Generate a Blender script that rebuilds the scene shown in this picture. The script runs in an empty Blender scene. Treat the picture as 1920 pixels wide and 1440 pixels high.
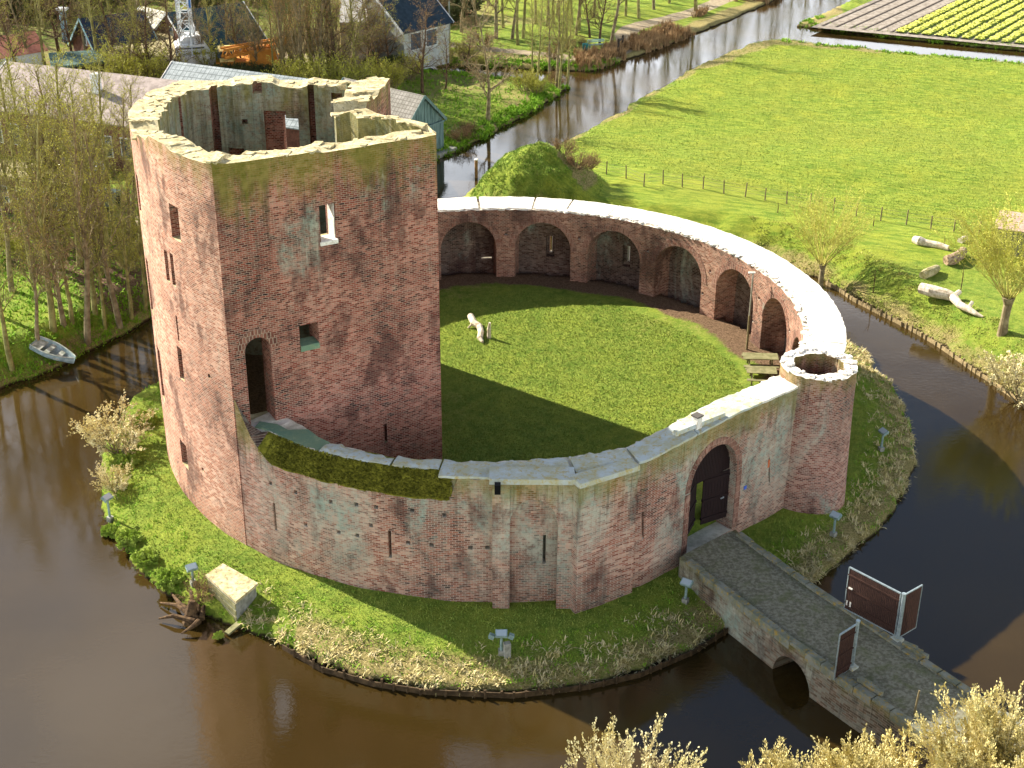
import bpy, bmesh, math, random
import numpy as np
from mathutils import Vector, Matrix, Euler
random.seed(7); np.random.seed(7)
R_ = math.radians
SC = bpy.context.scene
COL = SC.collection

# ------------------------------------------------------------------ camera
PITCH = R_(26.99); FPX = 2750.0; ROLL = 0.0055
CX, CY, CZ = 0.63, -73.33, 38.0
cam_d = bpy.data.cameras.new('camera'); cam = bpy.data.objects.new('camera', cam_d); COL.objects.link(cam)
cam_d.sensor_width = 36.0; cam_d.lens = FPX/1920*36.0; cam_d.clip_start = 0.5; cam_d.clip_end = 6000
cam.matrix_world = Matrix.Translation((CX, CY, CZ)) @ Matrix.Rotation(math.pi/2-PITCH, 4, 'X') @ Matrix.Rotation(ROLL, 4, 'Z')
SC.camera = cam
# ------------------------------------------------------------------ world / sun / exposure
SUN_EL = R_(31.7); SUN_AZ = R_(143.5)      # azimuth measured from +X, counter-clockwise, towards the sun
w = bpy.data.worlds.new('World'); SC.world = w; w.use_nodes = True
nt = w.node_tree; nt.nodes.clear()
o_ = nt.nodes.new('ShaderNodeOutputWorld'); bg = nt.nodes.new('ShaderNodeBackground')
sky = nt.nodes.new('ShaderNodeTexSky'); sky.sky_type = 'NISHITA'; sky.sun_disc = False
sky.sun_elevation = SUN_EL; sky.sun_rotation = math.pi/2-SUN_AZ; sky.air_density = 1.0; sky.dust_density = 0.6
tc = nt.nodes.new('ShaderNodeTexCoord'); nz = nt.nodes.new('ShaderNodeTexNoise'); nz.inputs['Scale'].default_value = 2.6
nz.inputs['Detail'].default_value = 7; nz.inputs['Roughness'].default_value = .62
mp = nt.nodes.new('ShaderNodeMapping'); mp.inputs['Scale'].default_value = (1, 1, 2.6)
nt.links.new(tc.outputs['Generated'], mp.inputs['Vector']); nt.links.new(mp.outputs[0], nz.inputs['Vector'])
cr = nt.nodes.new('ShaderNodeValToRGB'); cr.color_ramp.elements[0].position = .46; cr.color_ramp.elements[1].position = .62
cr.color_ramp.elements[0].color = (0, 0, 0, 1); cr.color_ramp.elements[1].color = (.75, .75, .75, 1)
nt.links.new(nz.outputs['Fac'], cr.inputs['Fac'])
mx = nt.nodes.new('ShaderNodeMixRGB'); mx.inputs['Color2'].default_value = (12, 12.6, 13.8, 1)
spx = nt.nodes.new('ShaderNodeSeparateXYZ'); nt.links.new(tc.outputs['Generated'], spx.inputs[0])
hz = nt.nodes.new('ShaderNodeMapRange'); hz.interpolation_type = 'SMOOTHSTEP'; nt.links.new(spx.outputs[2], hz.inputs['Value'])      # more cloud low in the sky
for k_, v_ in (('From Min', .30), ('From Max', .50), ('To Min', 1.0), ('To Max', 0.0)): hz.inputs[k_].default_value = v_
lf = nt.nodes.new('ShaderNodeMapRange'); lf.interpolation_type = 'SMOOTHSTEP'; nt.links.new(spx.outputs[0], lf.inputs['Value'])      # and more on the left
for k_, v_ in (('From Min', -.5), ('From Max', .35), ('To Min', .35), ('To Max', -.45)): lf.inputs[k_].default_value = v_
def wm(op, a, b, cl=False):
    n = nt.nodes.new('ShaderNodeMath'); n.operation = op; n.use_clamp = cl
    for v, i in ((a, 0), (b, 1)):
        if isinstance(v, (int, float)): n.inputs[i].default_value = v
        else: nt.links.new(v, n.inputs[i])
    return n.outputs[0]
def wr_(v, a, b, lo, hi):
    n = nt.nodes.new('ShaderNodeMapRange'); n.interpolation_type = 'SMOOTHSTEP'; nt.links.new(v, n.inputs['Value'])
    for k_, v_ in (('From Min', a), ('From Max', b), ('To Min', lo), ('To Max', hi)): n.inputs[k_].default_value = v_
    return n.outputs[0]
leftm = wr_(spx.outputs[0], -.14, .10, 1.0, 0.0); low = wr_(spx.outputs[2], .33, .44, 1.0, 0.0)
hzl = wm('MULTIPLY', wm('MULTIPLY', wr_(spx.outputs[2], .62, .76, .95, 0.0), leftm), wr_(spx.outputs[1], -.1, .2, 0.0, 1.0))
cl_ = wm('ADD', wm('ADD', wm('MULTIPLY', cr.outputs['Color'], .9), .28), lf.outputs[0], True)
fac = wm('ADD', wm('MAXIMUM', wm('MULTIPLY', cl_, hz.outputs[0]), wm('MULTIPLY', wm('MAXIMUM', low, hzl), wm('ADD', wm('MULTIPLY', cr.outputs['Color'], .6), .62))), wm('MULTIPLY', cr.outputs['Color'], .03), True)
cb_ = nt.nodes.new('ShaderNodeMixRGB'); cb_.inputs['Color1'].default_value = (12, 12.6, 13.8, 1); cb_.inputs['Color2'].default_value = (25, 26, 27.5, 1); nt.links.new(low, cb_.inputs['Fac']); nt.links.new(cb_.outputs[0], mx.inputs['Color2'])
nt.links.new(fac, mx.inputs['Fac']); nt.links.new(sky.outputs[0], mx.inputs['Color1'])
nt.links.new(mx.outputs[0], bg.inputs['Color']); bg.inputs['Strength'].default_value = 0.05
nt.links.new(bg.outputs[0], o_.inputs['Surface'])
sd_ = bpy.data.lights.new('sun', 'SUN'); sd_.energy = 5.0; sd_.angle = R_(.5); sd_.color = (1, .93, .80)
sun = bpy.data.objects.new('sun', sd_); COL.objects.link(sun)
sdir = Vector((-math.cos(SUN_AZ)*math.cos(SUN_EL), -math.sin(SUN_AZ)*math.cos(SUN_EL), -math.sin(SUN_EL)))
sun.rotation_euler = sdir.to_track_quat('-Z', 'Y').to_euler(); sun.location = (-60, 50, 60)
SC.view_settings.view_transform = 'Standard'; SC.view_settings.look = 'None'; SC.view_settings.exposure = 1.5
SC.view_settings.gamma = 1.0; SC.view_settings.use_curve_mapping = False
SC.render.engine = 'CYCLES'
try:
    SC.cycles.max_bounces = 6; SC.cycles.diffuse_bounces = 3; SC.cycles.glossy_bounces = 3; SC.cycles.transparent_max_bounces = 4
except Exception: pass

# ------------------------------------------------------------------ survey helper: photo sighting -> real point on a level plane
_c, _s = math.cos(PITCH), math.sin(PITCH); _cr, _sr = math.cos(ROLL), math.sin(ROLL)
def ray(px, py):
    a, b = px-960, py-720
    u = (_cr*a+_sr*b)/FPX; v = -(-_sr*a+_cr*b)/FPX
    return Vector((u, _c+v*_s, -_s+v*_c))
def G(px, py, z=0.0):
    d = ray(px, py); t = (z-CZ)/d.z
    return Vector((CX+d.x*t, CY+d.y*t, z))
def GP(px, py, P0, n):
    d = ray(px, py); C = Vector((CX, CY, CZ)); t = (Vector(P0)-C).dot(n)/d.dot(n)
    return C+d*t
def GC(px, py, R=18.5):
    d = ray(px, py); a = d.x*d.x+d.y*d.y; b = 2*(CX*d.x+CY*d.y); c = CX*CX+CY*CY-R*R
    t = (-b-math.sqrt(max(b*b-4*a*c, 0)))/(2*a)
    return Vector((CX+d.x*t, CY+d.y*t, CZ+d.z*t))

# ------------------------------------------------------------------ object helpers
def srgb(h):
    if isinstance(h, str):
        h = [int(h[i:i+2], 16)/255 for i in (0, 2, 4)]
    return tuple((c/12.92 if c <= .04045 else ((c+.055)/1.055)**2.4) for c in h)+(1,)
def tag(o, label=None, cat=None, group=None, kind=None):
    if label: o['label'] = label
    if cat: o['category'] = cat
    if group: o['group'] = group
    if kind: o['kind'] = kind
    return o
def empty(name, loc, label, cat, group=None, rz=0.0):
    o = bpy.data.objects.new(name, None); COL.objects.link(o); o.location = loc; o.rotation_euler = (0, 0, rz)
    o.empty_display_size = .3
    return tag(o, label, cat, group)
def link(name, me, parent=None):
    o = bpy.data.objects.new(name, me); COL.objects.link(o)
    if parent is not None: o.parent = parent
    return o
def mk(name, V, F, mat, parent=None, world=True, smooth=False):
    """mesh object; with world=True vertices are world coordinates and are stored relative to the parent's base"""
    me = bpy.data.meshes.new(name)
    V = np.asarray([tuple(v) for v in V], dtype=float)
    if parent is not None and world:
        M = parent_matrix(parent).inverted()
        V = np.c_[V, np.ones(len(V))] @ np.array(M).T
        V = V[:, :3]
    me.from_pydata([tuple(v) for v in V], [], [tuple(f) for f in F])
    me.validate(); me.update()
    if mat is not None: me.materials.append(mat)
    if smooth: me.polygons.foreach_set('use_smooth', [True]*len(me.polygons))
    return link(name, me, parent)
def parent_matrix(p):
    M = Matrix.Translation(p.location) @ p.rotation_euler.to_matrix().to_4x4()
    if p.parent is not None: M = parent_matrix(p.parent) @ M
    return M
class MB:
    def __init__(s): s.V = []; s.F = []
    def add(s, V, F):
        n = len(s.V); s.V += [Vector(v) for v in V]; s.F += [tuple(i+n for i in f) for f in F]; return s
    def box(s, c, size, rz=0.0, M=None, jit=0.0):
        hx, hy, hz = size[0]/2, size[1]/2, size[2]/2
        V = [Vector((x, y, z)) for z in (-hz, hz) for x, y in ((-hx, -hy), (hx, -hy), (hx, hy), (-hx, hy))]
        if jit: V = [v+Vector((random.uniform(-jit, jit) for _ in range(3))) for v in V]
        if M is not None: V = [M @ v for v in V]
        ca, sa = math.cos(rz), math.sin(rz)
        V = [Vector((c[0]+v.x*ca-v.y*sa, c[1]+v.x*sa+v.y*ca, c[2]+v.z)) for v in V]
        return s.add(V, [(3, 2, 1, 0), (4, 5, 6, 7), (0, 1, 5, 4), (1, 2, 6, 5), (2, 3, 7, 6), (3, 0, 4, 7)])
    def bar(s, a, b, w, h=None, roll=0.0):
        """box from a to b with cross section w x h"""
        a, b = Vector(a), Vector(b); d = b-a; L = d.length; h = h or w
        z = d.normalized(); up = Vector((0, 0, 1)) if abs(z.z) < .95 else Vector((1, 0, 0))
        x = up.cross(z).normalized(); y = z.cross(x)
        V = [p+x*sx*w/2+y*sy*h/2 for p in (a, b) for sx, sy in ((-1, -1), (1, -1), (1, 1), (-1, 1))]
        return s.add(V, [(3, 2, 1, 0), (4, 5, 6, 7), (0, 1, 5, 4), (1, 2, 6, 5), (2, 3, 7, 6), (3, 0, 4, 7)])
    def tube(s, pts, rad, n=8, caps=True):
        pts = [Vector(p) for p in pts]; rad = rad if hasattr(rad, '__len__') else [rad]*len(pts)
        V = []; F = []
        px_ = None
        for i, p in enumerate(pts):
            d = (pts[min(i+1, len(pts)-1)]-pts[max(i-1, 0)]).normalized()
            if px_ is None:
                up = Vector((0, 0, 1)) if abs(d.z) < .9 else Vector((1, 0, 0)); x = up.cross(d).normalized()
            else:
                x = (px_-d*px_.dot(d)).normalized()
            px_ = x; y = d.cross(x)
            for k in range(n):
                a = 2*math.pi*k/n; V.append(p+(x*math.cos(a)+y*math.sin(a))*rad[i])
        for i in range(len(pts)-1):
            for k in range(n):
                F.append((i*n+k, i*n+(k+1) % n, (i+1)*n+(k+1) % n, (i+1)*n+k))
        if caps:
            F.append(tuple(range(n-1, -1, -1))); F.append(tuple(range((len(pts)-1)*n, len(pts)*n)))
        return s.add(V, F)
    def prism(s, poly, z0, z1):
        """poly: 2D points (ccw) extruded in z"""
        n = len(poly); V = [Vector((p[0], p[1], z0)) for p in poly]+[Vector((p[0], p[1], z1)) for p in poly]
        F = [tuple(range(n-1, -1, -1)), tuple(range(n, 2*n))]+[(i, (i+1) % n, (i+1) % n+n, i+n) for i in range(n)]
        return s.add(V, F)
    def extr(s, poly3, d):
        """3D polygon extruded along vector d"""
        n = len(poly3); d = Vector(d); V = [Vector(p) for p in poly3]; V += [v+d for v in V]
        F = [tuple(range(n-1, -1, -1)), tuple(range(n, 2*n))]+[(i, (i+1) % n, (i+1) % n+n, i+n) for i in range(n)]
        return s.add(V, F)
    def build(s, name, mat, parent=None, world=True, smooth=False):
        return mk(name, s.V, s.F, mat, parent, world, smooth)
def fixnormals(o):
    bm = bmesh.new(); bm.from_mesh(o.data); bmesh.ops.recalc_face_normals(bm, faces=bm.faces); bm.to_mesh(o.data); bm.free(); return o
def boolean(o, cutter_mb, op='DIFFERENCE'):
    """apply a boolean to o with the boxes collected in cutter_mb (world coordinates)"""
    c = cutter_mb.build('cutter', None); fixnormals(c); fixnormals(o)
    par = o.parent; M = Matrix.Identity(4)
    if par is not None:
        M = parent_matrix(par); o.parent = None; o.matrix_world = M
    m = o.modifiers.new('b', 'BOOLEAN'); m.object = c; m.operation = op; m.solver = 'EXACT'
    try: m.use_self = True
    except Exception: pass
    bpy.context.view_layer.update()
    dg = bpy.context.evaluated_depsgraph_get()
    me = bpy.data.meshes.new_from_object(o.evaluated_get(dg))
    o.modifiers.clear(); o.data = me
    if par is not None:
        o.matrix_world = Matrix.Identity(4); o.parent = par
    bpy.data.objects.remove(c, do_unlink=True)
    return o
def copy_thing(root, loc, rz=0.0, sc=1.0, label=None, group=None, tilt=(0, 0)):
    r = root.copy(); COL.objects.link(r); r.location = loc; r.rotation_euler = (tilt[0], tilt[1], rz); r.scale = (sc, sc, sc) if not hasattr(sc, '__len__') else sc
    if label: r['label'] = label
    if group: r['group'] = group
    for ch in list(root.children):
        c = ch.copy(); COL.objects.link(c); c.parent = r
        for g in list(ch.children):
            d = g.copy(); COL.objects.link(d); d.parent = c
    return r

# ------------------------------------------------------------------ material helpers
class NT:
    def __init__(s, name, rough=.9, spec=.2):
        s.m = bpy.data.materials.new(name); s.m.use_nodes = True; s.n = s.m.node_tree.nodes; s.l = s.m.node_tree.links
        s.b = s.n['Principled BSDF']; s.b.inputs['Roughness'].default_value = rough
        s.b.inputs['Specular IOR Level'].default_value = spec
        g = s.n.new('ShaderNodeNewGeometry'); s.pos = g.outputs['Position']; s.nrm = g.outputs['Normal']; s.geo = g
        sp = s.n.new('ShaderNodeSeparateXYZ'); s.l.new(s.pos, sp.inputs[0]); s.x, s.y, s.z = sp.outputs
    def val(s, v, inp):
        if hasattr(v, 'bl_idname') or hasattr(v, 'is_output'): s.l.new(v, inp)
        else: inp.default_value = v
    def math(s, op, a, b=0.0, c=None, clamp=False):
        n = s.n.new('ShaderNodeMath'); n.operation = op; n.use_clamp = clamp; s.val(a, n.inputs[0]); s.val(b, n.inputs[1])
        if c is not None: s.val(c, n.inputs[2])
        return n.outputs[0]
    def comb(s, x, y, z=0.0):
        n = s.n.new('ShaderNodeCombineXYZ'); s.val(x, n.inputs[0]); s.val(y, n.inputs[1]); s.val(z, n.inputs[2]); return n.outputs[0]
    def noise(s, scale, detail=4, rough=.55, vec=None, dist=0.0):
        n = s.n.new('ShaderNodeTexNoise'); n.inputs['Scale'].default_value = scale; n.inputs['Detail'].default_value = detail
        n.inputs['Roughness'].default_value = rough; n.inputs['Distortion'].default_value = dist
        s.l.new(vec if vec is not None else s.pos, n.inputs['Vector']); return n.outputs['Fac']
    def ramp(s, f, a, b, lo=0.0, hi=1.0):
        n = s.n.new('ShaderNodeMapRange'); n.interpolation_type = 'SMOOTHSTEP'
        s.val(f, n.inputs['Value']); s.val(a, n.inputs['From Min']); s.val(b, n.inputs['From Max'])
        n.inputs['To Min'].default_value = lo; n.inputs['To Max'].default_value = hi; return n.outputs['Result']
    def mix(s, f, a, b, mode='MIX'):
        n = s.n.new('ShaderNodeMixRGB'); n.blend_type = mode; s.val(f, n.inputs[0])
        for v, i in ((a, 1), (b, 2)):
            if isinstance(v, (str, tuple)): n.inputs[i].default_value = srgb(v) if isinstance(v, str) else v
            else: s.l.new(v, n.inputs[i])
        return n.outputs[0]
    def scalevec(s, sx, sy, sz, vec=None):
        n = s.n.new('ShaderNodeVectorMath'); n.operation = 'MULTIPLY'; s.l.new(vec if vec is not None else s.pos, n.inputs[0])
        n.inputs[1].default_value = (sx, sy, sz); return n.outputs[0]
    def attr(s, name):
        n = s.n.new('ShaderNodeAttribute'); n.attribute_name = name; return n
    def bump(s, h, strength=.5, dist=.05):
        n = s.n.new('ShaderNodeBump'); n.inputs['Strength'].default_value = strength; n.inputs['Distance'].default_value = dist
        s.l.new(h, n.inputs['Height']); s.l.new(n.outputs[0], s.b.inputs['Normal'])
    def color(s, c):
        if isinstance(c, (str, tuple)): s.b.inputs['Base Color'].default_value = srgb(c) if isinstance(c, str) else c
        else: s.l.new(c, s.b.inputs['Base Color'])
        return s.m

def simple(name, c1, c2=None, scale=3.0, rough=.85, bump=0.0, spec=.2, metal=0.0, stretch=None, lo=.35, hi=.65):
    t = NT(name, rough, spec); t.b.inputs['Metallic'].default_value = metal
    if c2 is None: c2 = c1
    v = t.scalevec(*stretch) if stretch else None
    f = t.noise(scale, 5, .6, v)
    col = t.mix(t.ramp(f, lo, hi), c1, c2)
    if bump: t.bump(f, bump, .03)
    return t.color(col)

def brick_mat(name, mode='ring', ang=0.0, c1='a08070', c2='3a2a28', red='8a4a34', mortar='b5a796', top=5.0, moss=.5, lime=.4, limez=None,
              redness=.5, rowh=.095, bw=.26, topcol=None, topcol2=None, mossdepth=2.0, reveal=None, mosscol='6a6a1c', blend=None, limex=None, runoff=.55):
    t = NT(name, .92, .15)
    if mode == 'ring':
        th = t.math('ARCTAN2', t.y, t.x); r = t.math('SQRT', t.math('ADD', t.math('MULTIPLY', t.x, t.x), t.math('MULTIPLY', t.y, t.y)))
        u = t.math('ADD', t.math('MULTIPLY', th, 18.0), r)
    else:
        a = t.math('MULTIPLY', t.x, math.cos(ang)+math.sin(ang)*.999); b = t.math('MULTIPLY', t.y, math.sin(ang)-math.cos(ang)*.999); u = t.math('ADD', a, b)
    wob = t.math('MULTIPLY', t.math('SUBTRACT', t.noise(.5, 2), .5), .22)
    v = t.math('ADD', t.z, wob)
    vec = t.comb(u, v, 0.0)
    bt = t.n.new('ShaderNodeTexBrick'); t.l.new(vec, bt.inputs['Vector']); bt.inputs['Scale'].default_value = 1.0
    bt.inputs['Brick Width'].default_value = bw; bt.inputs['Row Height'].default_value = rowh; bt.inputs['Mortar Size'].default_value = .013
    bt.inputs['Mortar Smooth'].default_value = .3; bt.inputs['Bias'].default_value = 0.0
    bt.inputs['Color1'].default_value = (0, 0, 0, 1); bt.inputs['Color2'].default_value = (1, 1, 1, 1); bt.inputs['Mortar'].default_value = (.3, .3, .3, 1)
    rnd = t.n.new('ShaderNodeSeparateColor'); t.l.new(bt.outputs['Color'], rnd.inputs[0]); rv = rnd.outputs[0]
    # occasional dark headers, in streaky patches
    streak = t.noise(.9, 4, .6, t.comb(t.math('MULTIPLY', u, .45), t.math('MULTIPLY', v, 2.2), 3.0))
    dark = t.ramp(t.math('ADD', rv, t.math('MULTIPLY', streak, .45)), .98, 1.10)
    big = t.noise(.23, 5, .62)
    # every brick its own shade: burnt, brown, red, pink, pale
    def rampc(stops):
        n = t.n.new('ShaderNodeValToRGB'); e = n.color_ramp.elements
        while len(e) < len(stops): e.new(.5)
        for k, (p_, c_) in enumerate(stops): e[k].position = p_; e[k].color = srgb(c_)
        t.l.new(rv, n.inputs['Fac']); return n.outputs['Color']
    dk = '%02x%02x%02x' % tuple(int(.62*int(red[i:i+2], 16)+.38*int(c2[i:i+2], 16)) for i in (0, 2, 4))
    lt = '%02x%02x%02x' % tuple(min(255, int(int(c1[i:i+2], 16)*1.16+8)) for i in (0, 2, 4))
    ca_ = rampc([(0, dk), (.3, red), (.62, c1), (1, lt)]); cb_ = rampc([(0, c2), (.25, dk), (.7, red), (1, c1)])
    col = t.mix(t.ramp(big, .42, .60), ca_, cb_)
    if blend: col = t.mix(t.ramp(t.x, -8.0, -11.8), col, rampc([(0, '88584a'), (.3, 'b2705a'), (.62, blend), (1, 'e4bca8')]))
    fine = t.noise(3.0, 6, .7)
    col = t.mix(t.math('MULTIPLY', t.ramp(fine, .48, .75), .4), col, 'bfa28c')
    col = t.mix(t.math('MULTIPLY', dark, .55), col, c2)
    col = t.mix(t.math('MULTIPLY', bt.outputs['Fac'], .62), col, mortar)
    # darker weathered patches with soft shape
    patch = t.noise(.55, 6, .65, t.scalevec(1, 1, .6))
    col = t.mix(t.math('MULTIPLY', t.ramp(patch, .50, .64), .62), col, '3e2a27')
    # lime wash / algae
    if lime > 0:
        lm = t.noise(.42, 7, .72, t.scalevec(1, 1, .42), .6)
        lf = t.ramp(lm, .62-.22*lime, .76-.16*lime)
        sp = t.noise(5.0, 4, .7); lf = t.math('MULTIPLY', lf, t.ramp(sp, .32, .6, .25, 1.0))
        if limez:
            lf = t.math('MULTIPLY', lf, t.ramp(t.z, limez[0], limez[1], .15, 1.0))
        if limex: lf = t.math('MULTIPLY', lf, t.ramp(t.x, limex[0], limex[1], .1, 1.0))
        lcol = t.mix(t.ramp(t.noise(.8, 5), .4, .6), 'b5b6a2', '95a898')
        col = t.mix(t.math('MULTIPLY', lf, .78), col, lcol)
    run = t.noise(1.5, 5, .7, t.scalevec(2.4, 2.4, .12)); rtop = t.ramp(t.z, top-3.6*mossdepth, top-.3)
    col = t.mix(t.math('MULTIPLY', t.math('MULTIPLY', t.ramp(run, .5, .66), rtop), runoff), col, '3f3a30')
    if moss > 0:
        vert = t.noise(1.1, 6, .7, t.scalevec(1.2, 1.2, .25))
        zz = t.math('ADD', t.z, t.math('MULTIPLY', t.math('SUBTRACT', vert, .5), 3.6*mossdepth))
        mf = t.ramp(zz, top-mossdepth*1.2, top+.2)
        mcol = t.mix(t.ramp(t.noise(2.2, 5, .7), .35, .65), mosscol, '8d8340')
        col = t.mix(t.math('MULTIPLY', mf, moss), col, mcol)
    if topcol:
        sp = t.n.new('ShaderNodeSeparateXYZ'); t.l.new(t.geo.outputs['True Normal'], sp.inputs[0])
        tf = t.ramp(sp.outputs[2], .55, .8)
        tcol = t.mix(t.ramp(t.noise(1.6, 7, .7), .4, .62), topcol, topcol2 or topcol)
        col = t.mix(tf, col, tcol)
    h = t.math('ADD', t.math('MULTIPLY', bt.outputs['Fac'], -.5), t.math('MULTIPLY', t.noise(7, 5, .7), 1.3))
    t.bump(h, .8, .03)
    return t.color(col)

# ================================================================== TERRAIN
WZ = -1.9
def gl(pts, z=WZ): return [tuple(G(a, b, z)[:2]) for a, b in pts]
ISLAND = gl([(300, 715), (235, 760), (190, 830), (190, 960), (215, 1015), (250, 1070), (300, 1115), (345, 1142), (450, 1187), (530, 1215), (600, 1255), (700, 1285), (800, 1300), (960, 1307),
             (1100, 1291), (1200, 1268), (1300, 1225), (1395, 1165), (1520, 1100), (1600, 1042), (1680, 962), (1722, 870), (1712, 800), (1680, 735)]) + [
             (22.6, 9.5), (19.5, 15), (14.5, 19.2), (8, 22.4), (0, 23.6), (-8, 22.6), (-15, 18.6), (-19, 12)]
MOAT = [(-48, -33), (8, -33), (14.5, -32.5), (18, -29.4), (19.9, -27.0), (23, -25.4), (30, -24.4), (44, -23.5), (46, -17), (39, -14), (34, -6), (30.6, 2.6), (27.7, 10.5), (25, 15.4), (22.4, 20.6),
        (19, 24.6), (14, 27.6), (7, 29.6), (0, 31.0), (-3.5, 33), (-4.0, 36), (-2.9, 39.3), (4.75, 51.8), (12.84, 65.3), (19.3, 77.2), (26.2, 87.4), (28.3, 89.1), (32.3, 88.7), (43.1, 84.3), (54.4, 79.7), (92, 64),
        (95, 69), (56.0, 85.0), (44.4, 89.7), (33.2, 96.2), (34.5, 98.8), (42.7, 110.4), (62, 138), (92, 180), (80, 188), (58, 156), (46, 132), (32.5, 108.7), (23, 94.7), (16, 84.9), (8.7, 75.7)]
MOAT += gl([(1080, 134), (1050, 133), (960, 130), (880, 125), (800, 120), (700, 113), (560, 104)]) + gl([(560, 116), (700, 129), (790, 136), (870, 141), (950, 149), (1000, 156), (1050, 163), (1072, 166)])
MOAT += [(2.5, 61.5), (-.94, 54.8), (-3.9, 49.2), (-6.9, 45.6), (-10.5, 40), (-15, 30), (-19.5, 21), (-22.9, 13.9), (-26.3, 7.6), (-29.6, 3.6), (-36, -1), (-48, -5)]
def wallmid():
    P = []
    for k in range(90):
        th = -math.pi+2*math.pi*k/90
        P.append((17.2*math.cos(th), 17.2*math.sin(th)))
    Q = []
    n = Vector((.667, -.745))          # outward normal of the straight gate wall
    for x, y in P:
        d = x*n.x+y*n.y - 16.2
        if d > 0: x, y = x-n.x*d, y-n.y*d
        Q.append((x, y))
    return Q
WALLMID = wallmid()
def sdf(px, py, poly):
    """signed distance, negative inside"""
    P = np.array(poly); Q = np.roll(P, -1, 0); d2 = np.full(px.shape, 1e18); ins = np.zeros(px.shape, bool)
    for (x0, y0), (x1, y1) in zip(P, Q):
        ex, ey = x1-x0, y1-y0; wx, wy = px-x0, py-y0
        t = np.clip((wx*ex+wy*ey)/(ex*ex+ey*ey+1e-12), 0, 1)
        d2 = np.minimum(d2, (wx-ex*t)**2+(wy-ey*t)**2)
        if y0 != y1:
            c = ((y0 <= py) & (y1 > py)) | ((y1 <= py) & (y0 > py))
            xi = x0+(py-y0)/(y1-y0)*ex
            ins ^= c & (px < xi)
    d = np.sqrt(d2); return np.where(ins, -d, d)
def vnoise(x, y, s, seed=0):
    """cheap smooth value noise"""
    x = x/s+seed*17.3; y = y/s+seed*9.7
    xi, yi = np.floor(x), np.floor(y); fx, fy = x-xi, y-yi; fx = fx*fx*(3-2*fx); fy = fy*fy*(3-2*fy)
    def h(a, b): v = np.sin(a*127.1+b*311.7+seed*74.7)*43758.5453; return v-np.floor(v)
    return (h(xi, yi)*(1-fx)+h(xi+1, yi)*fx)*(1-fy)+(h(xi, yi+1)*(1-fx)+h(xi+1, yi+1)*fx)*fy
def sst(x, a, b): t = np.clip((x-a)/(b-a), 0, 1); return t*t*(3-2*t)
MOUND = (2.6, 35.6, 5.4)
def path_d(px, py, pts):
    d = np.full(np.shape(px), 1e9)
    for (x0, y0), (x1, y1) in zip(pts[:-1], pts[1:]):
        ex, ey = x1-x0, y1-y0; t = np.clip(((px-x0)*ex+(py-y0)*ey)/(ex*ex+ey*ey), 0, 1)
        d = np.minimum(d, np.hypot(px-x0-ex*t, py-y0-ey*t))
    return d
PATH1 = gl([(1060, 113), (1100, 109), (1140, 100), (1165, 88), (1178, 72), (1172, 58), (1185, 47), (1215, 38), (1260, 28), (1310, 14), (1345, 0), (1400, -25)], -1.25)
PATH2 = gl([(640, 50), (700, 66), (760, 72), (830, 78), (880, 85), (960, 92), (1040, 103), (1075, 110)], -1.25)
ROAD = gl([(-120, 352), (0, 380), (110, 402), (240, 428), (330, 440)], 0)
YARD = gl([(380, 112), (470, 122), (560, 112)], 0)
def terrain(px, py):
    w_ = (sdf(px, py, MOAT)+(vnoise(px, py, 1.7, 1)-.5)*.5+(vnoise(px, py, .7, 9)-.5)*.25)
    isl = (sdf(px, py, ISLAND)+(vnoise(px, py, 1.3, 2)-.5)*.35+(vnoise(px, py, .6, 8)-.5)*.2)
    land = w_                                       # >0 on the outer land
    il = -isl                                       # >0 on the island
    wall = sdf(px, py, WALLMID)
    base = -(1.25+.3*sst(py, 76, 86))*sst(py, 38, 58)*sst(px, -20, -9); h_out = -1.6+(base+1.6)*sst(land, 0.1, 3.0) + (vnoise(px, py, 6, 3)-.5)*.3 + (vnoise(px, py, 1.5, 4)-.5)*.10
    # field side bank is low and even
    h_isl = -1.05-.45*(1-sst(il, .2, 3.2)) + (vnoise(px, py, 1.4, 5)-.5)*.16
    h_isl = np.where(wall < 0, .3, h_isl+(1.35)*(1-sst(wall, -.3, .3)))
    h = np.where(il > land, h_isl, h_out)
    d = np.maximum(il, land)
    h = np.where(d > 0, h, 0)
    h = np.where(d > 0, np.where(d < .35, -3.2+(h+3.2)*sst(d, -.35, .35), h), -3.2+(1.4)*sst(d, -.35, .35)*1.0)
    r = np.hypot((px-MOUND[0])/1.0, (py-MOUND[1])/.95)
    m = np.clip(1-r/MOUND[2], 0, 1); h = h+np.where(land > 0, (4.1*m**1.0*(1-.12*m)+(vnoise(px, py, 1.1, 6)-.5)*.5*sst(m, 0, .3)), 0)
    return h, land, il, wall, m
def ground_h(x, y):
    return float(terrain(np.array([float(x)]), np.array([float(y)]))[0][0])
def GG(px, py, dz=0.0):
    g = G(px, py, 0)
    for _ in range(4): g = G(px, py, max(ground_h(g.x, g.y), -1.85))
    g.z += dz; return g
def axis(parts):
    o = []
    for a, b, s in parts: o += list(np.arange(a, b-1e-6, s))
    return np.array(o+[parts[-1][1]])
xs = np.r_[-1500, -700, -300, -160, axis([(-110, -70, 3), (-70, -34, .8), (-34, 34, .36), (34, 70, .8), (70, 110, 3)]), 160, 300, 700, 1500]
ys = np.r_[-1000, -300, -120, axis([(-60, -36, 2), (-36, 44, .36), (44, 112, .6), (112, 200, 2.2)]), 230, 300, 500, 900, 1800]
GX, GY = np.meshgrid(xs, ys); fx_, fy_ = GX.ravel(), GY.ravel()
H, LAND, IL, WALLD, MD = terrain(fx_, fy_)
nxs, nys = len(xs), len(ys)
idx = np.arange(nxs*nys).reshape(nys, nxs)
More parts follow.
